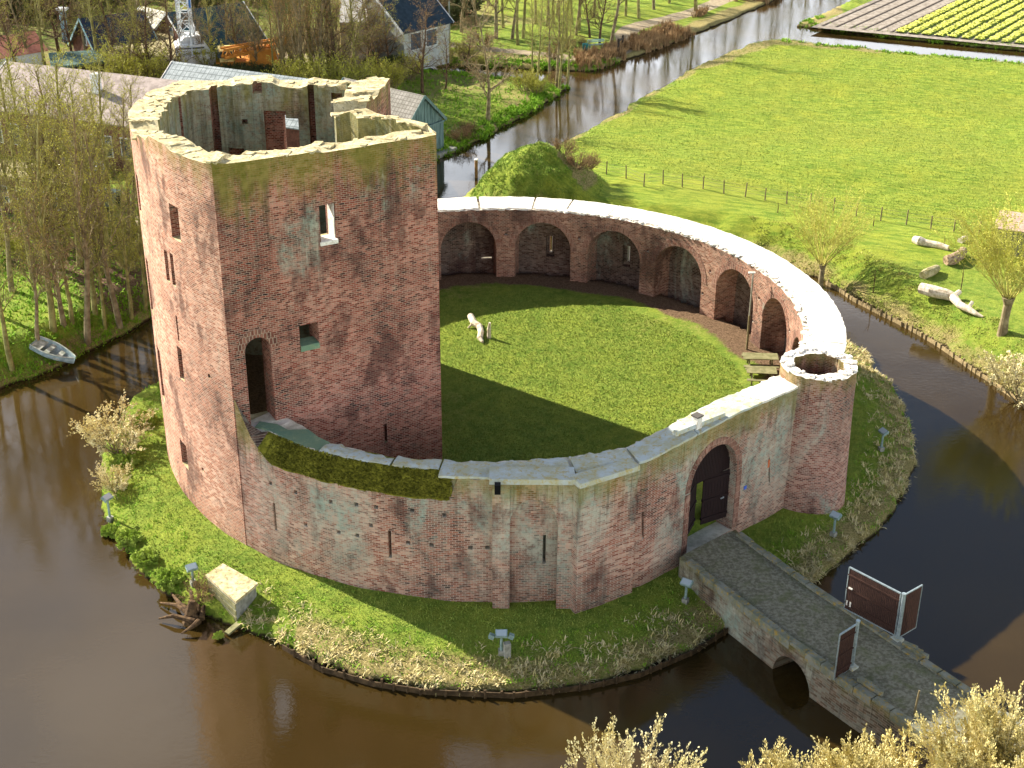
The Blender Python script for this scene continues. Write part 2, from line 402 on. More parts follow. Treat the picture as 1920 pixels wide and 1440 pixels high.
quads = np.stack([idx[:-1, :-1], idx[:-1, 1:], idx[1:, 1:], idx[1:, :-1]], -1).reshape(-1, 4)
me = bpy.data.meshes.new('ground'); me.vertices.add(len(fx_)); me.vertices.foreach_set('co', np.stack([fx_, fy_, H], 1).ravel())
me.loops.add(quads.size); me.loops.foreach_set('vertex_index', quads.ravel()); me.polygons.add(len(quads))
me.polygons.foreach_set('loop_start', np.arange(0, quads.size, 4)); me.polygons.foreach_set('loop_total', np.full(len(quads), 4))
me.polygons.foreach_set('use_smooth', np.ones(len(quads), bool)); me.update()
# cover masks (what grows or lies where): R dry reed/dead grass, G bare soil, B gravel path, A mown meadow
zone = np.zeros((len(fx_), 4), np.float32)
n1 = vnoise(fx_, fy_, 2.2, 11); n2 = vnoise(fx_, fy_, 5.5, 12)
dry_is = (IL > 0)*(WALLD > 1)*(1-sst(IL, .9, 2.3+n1*1.2))*np.where(fx_ < -9, .12, .55+.4*n1)
dry_out = (LAND > 0)*(1-sst(LAND, .4, 2.6))*(.35+.6*n1)*np.where((fy_ > 48) & (fx_ > fy_*.62-26) & (fx_ < fy_*.62-15), .35, 1)
reed_n = (LAND > 0)*(1-sst(LAND, 1.0, 4.5))*(fy_ > 76)*(fx_ < 40)*(.5+.5*n1)
zone[:, 0] = np.clip((WALLD < -1)*sst(n2, .55, .85)*.42+dry_is+dry_out+reed_n+sst(MD, .05, .2)*.75*((fx_-MOUND[0])*.8+(fy_-MOUND[1])*.5 > .6+n1)+(LAND > 0)*(fy_ > 42)*(fx_ < 2+fy_*.05)*sst(n2, .5, .75)*.55, 0, 1)
rr = np.hypot(fx_, fy_)
inkeep = (fx_ < -2.9-.23*(fy_+8.9)) & (fy_ > -14.05+.557*(fx_+12.1)) & (fy_ < 6) & (WALLD < 1)
dirt = inkeep*1.0+(WALLD < 0)*(sst(rr, 13.2+n1*1.4, 15.2+n1))*sst(fy_, -11, 6)*1.0
nwgrove = (LAND > 0)*(fx_ < -14)*(fy_ < 40)
dirt = dirt+nwgrove*sst(n2, .40, .75)*.75+(LAND > 0)*(fy_ > 50)*(fx_ < 8)*(fx_ > -15)*(fy_ < 72)*sst(n1, .45, .7)*.5
dirt = dirt+(fy_ > 42)*(fx_ < -16)*(LAND > 0)*.55
zone[:, 1] = np.clip(dirt, 0, 1)
zone[:, 2] = np.clip((1-sst(path_d(fx_, fy_, PATH1), .9, 1.5))+(1-sst(path_d(fx_, fy_, PATH2), .8, 1.4))*.8+(1-sst(path_d(fx_, fy_, ROAD), 2.2, 3.2))*.65+(1-sst(path_d(fx_, fy_, YARD), 2.5, 4.5))*.5, 0, 1)
zone[:, 3] = np.clip((LAND > 1.2)*sst((fx_-5)*.52+(40-fy_)*-.0+0*fx_, -99, -98)*((fx_ > 3) & (fy_ > 20) & (fy_ < 92) & (fx_ > (fy_-52)*.62+2))*1.0+(fy_ > 98)*(fx_ < 34)*.8, 0, 1)
ca = me.color_attributes.new('cover', 'FLOAT_COLOR', 'POINT'); ca.data.foreach_set('color', zone.ravel())
t = NT('ground_cover', .95, .1)
cv = t.attr('cover'); sc_ = t.n.new('ShaderNodeSeparateColor'); t.l.new(cv.outputs['Color'], sc_.inputs[0])
zr, zg, zb = sc_.outputs[0], sc_.outputs[1], sc_.outputs[2]; za = cv.outputs['Alpha']
nA = t.noise(.35, 5, .6); nB = t.noise(1.7, 6, .72); nC = t.noise(9, 5, .75); nD = t.noise(28, 3, .7)
rowv = t.noise(1.0, 6, .75, t.scalevec(.55, 2.6, 1, t.comb(t.math('ADD', t.math('MULTIPLY', t.x, .93), t.math('MULTIPLY', t.y, -.36)), t.math('ADD', t.math('MULTIPLY', t.x, .36), t.math('MULTIPLY', t.y, .93)), 0)))
g1 = t.mix(t.ramp(nB, .3, .7), '5f7d2a', '97a444')
g1 = t.mix(t.math('MULTIPLY', t.ramp(nA, .42, .66), .45), g1, '9da63c')
g1 = t.mix(t.math('MULTIPLY', t.ramp(nC, .50, .68), .62), g1, '45641a')
g1 = t.mix(t.math('MULTIPLY', t.ramp(nD, .55, .7), .4), g1, 'b9bf52')
mead = t.mix(t.ramp(rowv, .38, .60), '68842a', '9aa63e')
mead = t.mix(t.math('MULTIPLY', t.ramp(nC, .52, .70), .4), mead, '50701c')
mead = t.mix(t.math('MULTIPLY', t.ramp(nA, .45, .7), .35), mead, 'b5b23e')
mead = t.mix(t.math('MULTIPLY', t.ramp(t.noise(.09, 4, .6), .45, .62), .28), mead, '92913a')
c = t.mix(za, g1, mead)
dryc = t.mix(t.ramp(nC, .35, .65), 'b3a26e', '7c7440')
c = t.mix(t.ramp(t.math('ADD', zr, t.math('MULTIPLY', t.math('SUBTRACT', nB, .5), .7)), .35, .7), c, dryc)
soil = t.mix(t.ramp(nC, .35, .7), '8a7058', '54432f')
c = t.mix(t.ramp(t.math('ADD', zg, t.math('MULTIPLY', t.math('SUBTRACT', nB, .5), .9)), .42, .72), c, soil)
grav = t.mix(t.ramp(nB, .3, .7), 'b8a88c', '96866e')
c = t.mix(t.ramp(t.math('ADD', zb, t.math('MULTIPLY', t.math('SUBTRACT', nB, .5), .4)), .35, .6), c, grav)
mud = t.ramp(t.z, -1.86, -1.72)
c = t.mix(mud, '3a2f20', c)
t.bump(t.math('ADD', t.math('ADD', nC, t.math('MULTIPLY', nB, 1.2)), t.math('MULTIPLY', nD, .5)), 1.0, .16)
GROUND_MAT = t.color(c)
me.materials.append(GROUND_MAT)
ground = link('ground', me); tag(ground, kind='structure')

# water: one level sheet; murky, lit body plus a smooth reflecting surface
t = NT('moat_water', .035, .5); t.b.inputs['IOR'].default_value = 1.5
nw = t.noise(.08, 4, .5)
t.color(t.mix(t.ramp(nw, .35, .65), (.030, .018, .0045, 1), (.044, .027, .007, 1)))
wv = t.math('ADD', t.noise(2.6, 4, .6, t.scalevec(1, 1.8, 1)), t.math('MULTIPLY', t.noise(11, 3, .6), .25))
t.bump(t.math('MULTIPLY', wv, t.ramp(t.noise(.12, 4, .6), .38, .6, .5, 1.8)), .10, .035)
WATER = t.m
mb = MB().add([(-160, -100, WZ), (160, -100, WZ), (160, 230, WZ), (-160, 230, WZ)], [(0, 1, 2, 3)])
tag(mb.build('water', WATER), kind='structure')

# ================================================================== CASTLE MATERIALS
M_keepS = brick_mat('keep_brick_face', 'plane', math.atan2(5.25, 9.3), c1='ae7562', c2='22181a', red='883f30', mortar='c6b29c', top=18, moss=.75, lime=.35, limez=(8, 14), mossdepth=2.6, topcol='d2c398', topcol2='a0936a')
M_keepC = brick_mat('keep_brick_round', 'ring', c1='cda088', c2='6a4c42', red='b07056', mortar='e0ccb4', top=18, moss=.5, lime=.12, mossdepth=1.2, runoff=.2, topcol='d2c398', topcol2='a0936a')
M_keepI = brick_mat('keep_brick_inside', 'plane', .2, c1='a0906e', c2='3a3026', red='8a6048', mortar='b5ab90', top=17.5, moss=.8, lime=1.5, mossdepth=3.2, topcol='d2c398', topcol2='a0936a', mosscol='5e5a1e')
M_ring = brick_mat('curtain_brick', 'ring', c1='b8937c', c2='2c2222', red='96543f', mortar='cdbfac', top=5.3, moss=.6, lime=1.1, limez=(-2.0, 3.0), blend='cda08c', limex=(-12.0, -9.6), mossdepth=1.0, topcol='d8d0bc', topcol2='b9b199')
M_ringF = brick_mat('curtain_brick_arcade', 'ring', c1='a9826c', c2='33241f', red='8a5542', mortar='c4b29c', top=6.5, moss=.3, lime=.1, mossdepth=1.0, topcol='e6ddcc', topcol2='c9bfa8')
M_niche = brick_mat('niche_brick', 'ring', c1='7e6c60', c2='241c1a', red='5e443a', mortar='8f8474', top=30, moss=0, lime=.35)  # darker brick for niche backs: part stain, part shade put into the colour
M_tur = brick_mat('turret_brick', 'ring', c1='a67e6d', c2='33262a', red='864c3e', mortar='cbbca8', top=6.4, moss=.6, lime=.7, mossdepth=1.0, topcol='e8dcc0', topcol2='c7b68a')
M_arch = brick_mat('arch_brick', 'ring', c1='977060', c2='4a322c', red='845040', mortar='baa690', top=30, moss=0, lime=.1, rowh=.3, bw=.09)
def lich(name, a, b, c_, sc=1.1):
    t = NT(name, .93, .12)
    f = t.noise(sc, 7, .72); g = t.noise(sc*3.3, 6, .75)
    col = t.mix(t.ramp(f, .38, .62), a, b); col = t.mix(t.math('MULTIPLY', t.ramp(g, .50, .64), .8), col, c_)
    t.bump(t.noise(8, 6, .75), .7, .04); return t.color(col)
M_cop_w = lich('white_lime_coping', 'eae5da', 'd6cec0', 'a89c88', 1.4)
M_cop_g = lich('grey_lichened_coping', 'b4bcba', 'aeac92', 'b09a54')
M_cop_y = lich('yellow_lichen_top', 'cfc29a', 'a99a72', '625a40', 1.6)
M_moss = lich('moss', '62601c', '85802c', '3a3c1a', 3.2)
M_green = lich('green_screed', '66826c', '788a6c', '8d9878', .9)

# ================================================================== KEEP
keep = empty('castle_keep', (-10, -5, -1), 'tall roofless brick keep with flat shaded face, round sunlit side and yellow lichened top', 'castle keep')
A2 = Vector((-12.1, -14.05)); B2 = Vector((-2.87, -8.91))
# stations: outer (x,y,ztop), inner (x,y,ztop) going counter-clockwise from the front corner
def onR(deg, r=18.5): return (r*math.cos(R_(deg)), r*math.sin(R_(deg)))
ST = []
def st(o, zo, i, zi): ST.append((Vector(o), zo, Vector(i), zi))
fIn = [(-11.9, -12.5), (-10.3, -11.6), (-8.7, -10.75), (-7.0, -9.8), (-5.3, -8.85), (-3.9, -8.25)]
for k in range(6):
    f = k/5*.90; st(A2.lerp(B2, f), 18.0-.02*k, fIn[k], 17.95-.02*k)
st(B2, 17.95, (-3.55, -8.0), 17.9)
st((-3.6, -7.5), 17.9, (-4.2, -7.35), 17.85); st((-4.6, -6.3), 17.75, (-5.3, -6.2), 17.75); st((-5.9, -5.1), 17.6, (-6.7, -5.2), 17.5); st((-7.0, -4.1), 17.4, (-7.95, -4.15), 17.3)
st((-6.75, -1.9), 17.1, (-8.3, -2.6), 17.2); st((-6.5, 1.0), 16.9, (-8.25, .3), 16.9); st((-6.25, 3.2), 16.6, (-8.1, 2.6), 16.6); st((-6.1, 5.2), 16.4, (-8.0, 3.9), 16.5)
st((-9.0, 5.5), 16.4, (-9.2, 4.1), 16.4); st((-11.5, 5.75), 16.5, (-11.4, 4.25), 16.5); st((-14, 5.9), 16.3, (-13.6, 4.35), 16.3); st((-16.2, 6.0), 16.2, (-15.6, 4.4), 16.3)
iang = [(-17.15, 3.6), (-17.45, 1.6), (-17.0, -.6)]
st(onR(-198), 16.3, (-16.6, 3.9), 16.3); st(onR(-193), 16.4, (-16.85, 2.6), 16.45); st(onR(-188), 16.6, (-16.95, 1.0), 16.6); st(onR(-182), 16.8, (-16.9, -1.0), 16.8)
st(onR(-176), 17.0, (-16.75, -2.6), 16.95); st(onR(-170), 17.15, (-16.6, -4.0), 17.1); st(onR(-164), 17.3, (-16.3, -5.4), 17.3); st(onR(-158), 17.45, (-15.75, -7.0), 17.4)
st(onR(-152), 17.6, (-15.1, -8.4), 17.55); st(onR(-146.5), 17.7, (-14.2, -9.8), 17.65); st(onR(-141), 17.8, (-13.3, -11.0), 17.8); st(onR(-136), 17.9, (-12.6, -12.0), 17.9)
def densify(ST, step=.55):
    out = []
    for a, b in zip(ST, ST[1:]+ST[:1]):
        n = max(1, int(max((b[0]-a[0]).length, (b[2]-a[2]).length)/step))
        for k in range(n):
            f = k/n; o = a[0].lerp(b[0], f)
            if abs(a[0].length-18.5) < .02 and abs(b[0].length-18.5) < .02: o = o.normalized()*18.5
            out.append((o, a[1]+(b[1]-a[1])*f, a[2].lerp(b[2], f), a[3]+(b[3]-a[3])*f))
    return out
KS = densify(ST)
def shell(stations, z0, zl, mats, name, parent, closed=True, matfn=None):
    """closed wall solid with outer and inner skins, jagged top"""
    n = len(stations); V = []; F = []; MI = []
    L = len(zl)+1
    for (o, zo, i, zi) in stations:
        for f in zl: V.append((o.x, o.y, z0+(zo-z0)*f))
        V.append((o.x, o.y, zo))
        for f in zl: V.append((i.x, i.y, z0+(zi-z0)*f))
        V.append((i.x, i.y, zi))
    S = 2*L
    rng = range(n) if closed else range(n-1)
    for k in rng:
        a, b = k*S, ((k+1) % n)*S
        for j in range(L-1):
            F.append((a+j, b+j, b+j+1, a+j+1)); MI.append(0)
            F.append((b+L+j, a+L+j, a+L+j+1, b+L+j+1)); MI.append(1)
        F.append((a+L-1, b+L-1, b+2*L-1, a+2*L-1)); MI.append(2)
        F.append((b, a, a+L, b+L)); MI.append(0)
    if not closed:
        for k, rev in ((0, False), (n-1, True)):
            a = k*S
            for j in range(L-1):
                q = (a+j, a+j+1, a+L+j+1, a+L+j); F.append(q[::-1] if rev else q); MI.append(0)
    o = mk(name, V, F, None, parent)
    for m in mats: o.data.materials.append(m)
    fm = []
    if matfn:
        for fi, p in enumerate(o.data.polygons):
            c = Vector(p.center)+(parent.location if parent else Vector()); MI[fi] = matfn(MI[fi], c)
    o.data.polygons.foreach_set('material_index', MI)
    return o
zrnd = random.Random(3)
KS2 = []
blk = 0; off = 0
for (o, zo, i, zi) in KS:
    if blk <= 0: blk = zrnd.choice([1, 2, 3, 4]); off = zrnd.choice([0, 0, .12, -.15, .2, -.28, .08])
    blk -= 1
    th = math.degrees(math.atan2(o.y, o.x)) % 360; oo = off
    if 211 < th < 219: oo = .32
    if 219 <= th < 222: oo = .12
    if o.y < -8.9 and o.x > -12.0 and o.length < 18.3: oo = off*.3
    j = Vector((zrnd.uniform(-.05, .05), zrnd.uniform(-.05, .05)))
    KS2.append((o, zo+oo, i+j*2, zi+oo+zrnd.uniform(-.1, .1)))
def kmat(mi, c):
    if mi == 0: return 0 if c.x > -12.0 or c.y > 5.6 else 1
    return 2 if mi == 1 else 3
kw = shell(KS2, -1.3, [0, .25, .5, .75, .9], [M_keepS, M_keepC, M_keepI, M_cop_y], 'wall', keep, True, kmat)
# --- openings
tdir = (B2-A2).normalized(); ndir = Vector((tdir.y, -tdir.x)); P0 = Vector((A2.x, A2.y, 0)); N3 = Vector((ndir.x, ndir.y, 0)); T3 = Vector((tdir.x, tdir.y, 0))
def face(px, py): return GP(px, py, P0, N3)
cut = MB()
def slotface(x0, x1, y0, y1, depth, dx=0, arch=False):
    a = face((x0+x1)/2, y1); b = face((x0+x1)/2, y0); l = face(x0, (y0+y1)/2); r = face(x1, (y0+y1)/2); wd = abs((r-l).dot(T3))
    c = (a+b)/2; base = Vector((c.x, c.y, 0)); z0, z1 = a.z, b.z
    s = base-T3*wd/2+N3*.4; e = base+T3*wd/2+N3*.4
    if arch:
        rr_ = wd/2; poly = [s+Vector((0, 0, z0)), e+Vector((0, 0, z0)), e+Vector((0, 0, z1-rr_))]
        cc = base+N3*.4+Vector((0, 0, z1-rr_))
        for k in range(1, 8): poly.append(cc+T3*rr_*math.cos(math.pi*k/8)+Vector((0, 0, rr_*math.sin(math.pi*k/8))))
        poly.append(s+Vector((0, 0, z1-rr_)))
    else: poly = [s+Vector((0, 0, z0)), e+Vector((0, 0, z0)), e+Vector((0, 0, z1)), s+Vector((0, 0, z1))]
    cut.extr(poly, -N3*(depth+.4)); return base, z0, z1, wd
win_up = slotface(600, 630, 383, 456, 3.0)
door_k = slotface(464, 512, 632, 797, 3.0, arch=True)
win_sq = slotface(562, 598, 607, 654, 1.3)
slit_k = slotface(721, 726, 795, 830, .8)
def radcut(cb, p, wd, z0, z1, r0=17.0, r1=19.0, taper=1.0):
    th = math.atan2(p.y, p.x); e = Vector((math.cos(th), math.sin(th), 0)); tt = Vector((-e.y, e.x, 0))
    cb.extr([e*r1-tt*wd/2+Vector((0, 0, z0)), e*r1+tt*wd/2+Vector((0, 0, z0)), e*r1+tt*wd/2+Vector((0, 0, z1)), e*r1-tt*wd/2+Vector((0, 0, z1))], e*(r0-r1))
kholes = []
for (x0, x1, y0, y1, d) in [(321, 341, 389, 450, 1.3), (313, 319, 475, 528, .9), (324, 330, 480, 536, .9), (338, 346, 657, 712, .9), (258, 270, 342, 400, 1.2), (278, 294, 508, 586, 1.2), (299, 315, 673, 748, 1.2), (342, 353, 835, 874, 1.0), (334, 337, 597, 640, .6)]:
    m0 = GC((x0+x1)/2, y1); m1 = GC((x0+x1)/2, y0); th = math.atan2(m0.y, m0.x)
    a = GC(x0, (y0+y1)/2); b = GC(x1, (y0+y1)/2); wd = min((Vector(a[:2])-Vector(b[:2])).length, .9)
    radcut(cut, m0, max(wd, .16), m0.z, max(m1.z, m0.z+.5), 18.5-d, 19.0); kholes.append((m0, m1.z, wd))
for px, py in [(380, 880), (467, 938), (392, 705)]:
    p = GC(px, py); radcut(cut, p, .2, p.z-.1, p.z+.1, 18.0, 18.8)
# rear wall window and recesses seen inside the ruin
cut.box((-11.55, 5.0, 13.55), (.95, 4.0, 2.1)); cut.box((-12.35, 4.5, 12.7), (1.2, .9, 4.6)); cut.box((-14.6, 4.5, 11.4), (.9, 1.0, 3.0)); cut.box((-14.0, 4.4, 14.4), (.3, .8, .3))
cut.box((-17.0, 1.9, 13.5), (.9, .34, 7.6)); cut.box((-15.6, 4.5, 13.2), (.4, .9, 7.6)); cut.box((-10.3, 4.4, 14), (.35, .8, 6)); cut.box((-13.2, 4.4, 16.3), (.5, .9, .7)); cut.box((-8.9, 4.2, 15.9), (.6, .8, .4))
cut.box((-8.3, 2.6, 14.5), (.8, .5, 5))
boolean(kw, cut)
# dressed details
sb, z0, z1, wd = win_up
MB().box((sb+N3*.02)[:2]+(z0-.02,) if False else ((sb-N3*.28).x, (sb-N3*.28).y, z0+.04), (wd+.10, .75, .18), math.atan2(T3.y, T3.x), jit=.02).build('window_sill', M_cop_w, keep)
MB().box(((sb+T3*(wd/2-.02)-N3*.5).x, (sb+T3*(wd/2-.02)-N3*.5).y, (z0+z1)/2), (.05, .7, z1-z0), math.atan2(T3.y, T3.x)).build('window_jamb', M_cop_w, keep)
sb, z0, z1, wd = win_sq
MB().box(((sb-N3*.35).x, (sb-N3*.35).y, z0+.10), (wd-.04, .8, .28), math.atan2(T3.y, T3.x), jit=.03).build('window_sill', M_green, keep)
def arch_ring(cb, base, T, N, rin, rout, zc, proud=.03, depth=.2, a0=0, a1=math.pi, n=14):
    for k in range(n):
        a, b = a0+(a1-a0)*k/n, a0+(a1-a0)*(k+.94)/n
        P = [base+N*proud+T*r*math.cos(q)+Vector((0, 0, zc+r*math.sin(q))) for r, q in ((rin, a), (rout, a), (rout, b), (rin, b))]
        cb.extr(P, -N*depth)
sb, z0, z1, wd = door_k
cb = MB(); arch_ring(cb, sb, T3, N3, wd/2+.02, wd/2+.42, z1-wd/2, .025, .15); cb.build('door_arch', M_arch, keep)
# ruined blocks standing on the rim
cb = MB()
for (o, zo, i, zi) in KS2:
    th = math.degrees(math.atan2(o.y, o.x)) % 360
    for q in range(4):
        f = zrnd.random(); p = o.lerp(i, f); zz = zo+(zi-zo)*f
        a = math.atan2(o.y-i.y, o.x-i.x)
        s_ = (zrnd.uniform(.25, .7), zrnd.uniform(.2, .5), zrnd.uniform(.03, .11))
        if (p-o).length < .22 or (p-i).length < .1: continue
        cb.box((p.x, p.y, zz+s_[2]/2-.06), s_, a+zrnd.uniform(-.25, .25), jit=.03)
cb.build('broken_rim', M_cop_y, keep)


# ================================================================== CURTAIN WALL
cw = empty('curtain_wall', (0, -17.8, -1), 'round brick curtain wall around the grassy courtyard, arcaded inside, pale coping on top', 'castle wall')
GN = Vector((.667, -.745)); GD = 15.9+1.35
def outerR(deg):
    e = Vector((math.cos(R_(deg)), math.sin(R_(deg)))); r = 18.5
    d = e.dot(GN)
    if d > 0.2: r = min(r, GD/d)
    return e*r
def lerp_tab(x, tab):
    for (a, va), (b, vb) in zip(tab, tab[1:]):
        if x <= b: return va+(vb-va)*max(0, (x-a))/(b-a)
    return tab[-1][1]
def innerR(deg):
    e = Vector((math.cos(R_(deg)), math.sin(R_(deg))))
    r = lerp_tab(deg, [(-135, 16.0), (-124, 16.3), (-118, 17.0), (-106, 17.25), (-92, 17.1), (-80, 17.1), (-72, 17.0), (-20, 16.3), (170, 16.3)])
    if -74 < deg < -18:
        d = e.dot(GN); r = min(r, (GD-1.45)/d) if d > .2 else r
    return e*r
def topz(deg): return lerp_tab(deg, [(-135, 5.3), (-100, 5.45), (-74, 5.6), (-50, 5.9), (-30, 5.7), (-10, 5.15), (20, 5.0), (165, 5.0)])
def outtop(deg): return lerp_tab(deg, [(-135, 8.3), (-131, 7.2), (-128.5, 5.7), (-126, 4.6), (-124, 4.25), (-96.5, 4.25), (-95.5, 5.4), (-74, 5.6), (-50, 5.9), (-30, 5.7), (-10, 5.15), (20, 5.0), (165, 5.0)])
degs = list(np.arange(-131.5, 164.1, 1.25))
wr = random.Random(5)
V = []; F = []; MI = []
zl = [-1.3, .3, 1.9, 3.2]
for d in degs:
    o, i = outerR(d), innerR(d); zo, zt = outtop(d), topz(d); jag = wr.uniform(-.06, .06)
    mfrac = .34
    m_ = o.lerp(i, mfrac) if zo < zt-.2 or zo > zt+.3 else o.lerp(i, .3)
    if zo > zt+.3: m_ = o.lerp(i, .25)
    ring = [(o.x, o.y, z) for z in zl]+[(o.x, o.y, zo+jag)]+[(m_.x, m_.y, zt+jag if zo <= zt+.3 else zt)]+[(i.x, i.y, zt+wr.uniform(-.04, .04))]+[(i.x, i.y, z) for z in zl[::-1]]
    V += ring
S = len(zl)*2+3
for k in range(len(degs)-1):
    a, b = k*S, (k+1)*S
    for j in range(S-1):
        F.append((a+j, b+j, b+j+1, a+j+1)); MI.append(0)
    F.append((a+S-1, b+S-1, b, a)); MI.append(0)
F.append(tuple(range(S))[::-1]); F.append(tuple((len(degs)-1)*S+j for j in range(S))); MI += [0, 0]
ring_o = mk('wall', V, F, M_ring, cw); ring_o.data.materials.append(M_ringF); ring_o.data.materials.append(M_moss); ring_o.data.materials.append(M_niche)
for fi, p in enumerate(ring_o.data.polygons):
    c = Vector(p.center)+cw.location; dg_ = math.degrees(math.atan2(c.y, c.x)); n = p.normal
    rad = Vector((c.x, c.y)).length
    if rad < 17.0 and not (-125 < dg_ < -19): MI[fi] = 1
    if -127 < dg_ < -96 and abs(n.z) > .2 and c.z > 4.3 and rad > 17.6: MI[fi] = 2
ring_o.data.polygons.foreach_set('material_index', MI[:len(ring_o.data.polygons)])
fixnormals(ring_o)
cut = MB()
def archpoly(half, z0, zs, n=12, rise=None):
    rise = rise or half
    return [(-half, z0), (half, z0)]+[(half*math.cos(math.pi*k/n), zs+rise*math.sin(math.pi*k/n)) for k in range(0, n+1)]
NICHE = [98.0, 80.8, 63.9, 47.2, 29.9, 13.2, -3.0, 115, 132]
for k, d in enumerate(NICHE):
    e = Vector((math.cos(R_(d)), math.sin(R_(d)), 0)); tt = Vector((-e.y, e.x, 0)); half = 1.83; zt = 4.2
    if d == -3.0: half = 1.5; zt = 3.9
    poly = [e*15.9+tt*x+Vector((0, 0, z)) for x, z in archpoly(half, -.4, zt-half, 14)]
    cut.extr(poly, e*(17.75-15.9))
    # arrow slit: splayed inside, narrow outside
    if d in (80.8, 63.9):
        dd = d-.9
        e = Vector((math.cos(R_(dd)), math.sin(R_(dd)), 0)); tt = Vector((-e.y, e.x, 0))
        cut.extr([e*17.4+tt*x+Vector((0, 0, z)) for x, z in ((-.28, 1.3), (.28, 1.3), (.28, 2.75), (-.28, 2.75))], e*.7)
        cut.extr([e*17.9+tt*x+Vector((0, 0, z)) for x, z in ((-.10, 1.45), (.10, 1.45), (.10, 2.7), (-.10, 2.7))], e*1.2)
    elif d == 98.0:
        e2 = Vector((math.cos(R_(94)), math.sin(R_(94)), 0)); t2 = Vector((-e2.y, e2.x, 0))
        cut.extr([e2*17.3+t2*x+Vector((0, 0, z)) for x, z in ((-.6, -.2), (.6, -.2), (.6, 2.6), (-.6, 2.6))], e2*.8)
        cut.extr([e2*17.9+t2*x+Vector((0, 0, z)) for x, z in ((-.5, .85), (.2, .85), (.2, .98), (-.5, .98))], e2*1.2)
    elif d == 47.2:
        e2 = Vector((math.cos(R_(43.7)), math.sin(R_(43.7)), 0)); t2 = Vector((-e2.y, e2.x, 0))
        cut.extr([e2*17.3+t2*x+Vector((0, 0, z)) for x, z in ((-.25, 1.2), (.25, 1.2), (.25, 2.7), (-.25, 2.7))], e2*.7)
    elif d in (29.9, 13.2):
        cut.extr([e*17.3+tt*x+Vector((0, 0, z)) for x, z in ((-.3, 1.0), (.2, 1.0), (.2, 1.9), (-.3, 1.9))], e*.6)
# putlog holes between the niches
for d in [89.3, 72.4, 55.6, 38.5, 21.6, 5.5]:
    e = Vector((math.cos(R_(d)), math.sin(R_(d)), 0)); tt = Vector((-e.y, e.x, 0))
    for zz, dx in ((3.35, 0), (1.7, .5) if d < 50 else (3.35, 0)):
        if zz == 3.35 and dx == 0 or True:
            cut.extr([e*15.9+tt*(x+dx)+Vector((0, 0, z)) for x, z in ((-.09, zz-.09), (.09, zz-.09), (.09, zz+.09), (-.09, zz+.09))], e*.7)
    
# outside slits and putlog holes
P0g = Vector((GN.x*GD, GN.y*GD, 0)); NG = Vector((GN.x, GN.y, 0)); TG = Vector((-GN.y, GN.x, 0))
for (x, y0, y1, wd) in [(517.5, 945, 995, .15), (732, 995, 1046, .15), (1020, 1003, 1058, .15)]:
    a, b = GC(x, y1), GC(x, y0); radcut(cut, a, wd, a.z, b.z, 17.9, 18.9)
for (x, y0, y1, wd) in [(1206, 960, 1010, .13), (1442.5, 858, 905, .11)]:
    a, b = GP(x, y1, P0g, NG), GP(x, y0, P0g, NG)
    cut.extr([a+NG*.4-TG*wd/2, a+NG*.4+TG*wd/2, b+NG*.4+TG*wd/2, b+NG*.4-TG*wd/2], -NG*1.0)
for px, py in [(507, 906), (554, 923), (620, 941), (668, 946), (705, 951), (773, 957), (833, 966), (573, 984), (635, 998), (670, 1004), (765, 1018), (809, 1022), (882, 1027), (914, 1027), (695, 985)]:
    p = GC(px, py); radcut(cut, p, .2, p.z-.1, p.z+.1, 17.9, 18.8)
# gateway
gl_, gr_ = GP(1288, 1012, P0g, NG), GP(1372, 985, P0g, NG); gt = GP(1338, 838, P0g, NG)
gw = (gr_-gl_).dot(TG); gc = (gl_+gr_)/2; gc = Vector((gc.x, gc.y, 0)); ghalf = abs(gw)/2; gz = gt.z
poly = [gc+NG*.5+TG*x+Vector((0, 0, z)) for x, z in archpoly(ghalf, -.6, gz-ghalf*1.15, 14, ghalf*1.15)]
cut.extr(poly, -NG*3.0)
cut.prism([(15.66+1.5*math.cos(math.pi*k/12), -8.82+1.5*math.sin(math.pi*k/12)) for k in range(24)], .45, 8)
boolean(ring_o, cut)
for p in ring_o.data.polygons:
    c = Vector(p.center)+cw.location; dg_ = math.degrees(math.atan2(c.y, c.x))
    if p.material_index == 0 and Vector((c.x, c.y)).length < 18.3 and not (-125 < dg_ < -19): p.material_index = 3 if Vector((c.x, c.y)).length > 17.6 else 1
# the arch rings of the niches
for k, d in enumerate(NICHE[:7]):
    e = Vector((math.cos(R_(d)), math.sin(R_(d)), 0)); tt = Vector((e.y, -e.x, 0)); half = 1.83; zt = 4.2
    if d == -3.0: half = 1.5; zt = 3.9
    cb = MB()
    for q in range(30):
        a, b = math.pi*q/30, math.pi*(q+.86)/30
        P = []
        for r, an in ((half+.02, a), (half+.42, a), (half+.42, b), (half+.02, b)):
            x = r*math.cos(an); z = zt-half+r*math.sin(an)
            rr_ = math.sqrt(max(16.3**2-x*x, 1)); P.append(e*(rr_-.02)+tt*x+Vector((0, 0, z)))
        cb.extr(P, e*.12)
    fixnormals(cb.build('niche_arch', M_arch, cw))
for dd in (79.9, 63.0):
    e = Vector((math.cos(R_(dd)), math.sin(R_(dd)), 0)); tt = Vector((-e.y, e.x, 0)); c = e*18.3-tt*.085; MB().box((c.x, c.y, 2.08), (.32, .05, 1.2), R_(dd)).build('slit_sunlit_strip', M_cop_w, cw)  # added pale strip stands in for sunlight on the slit's outer reveal
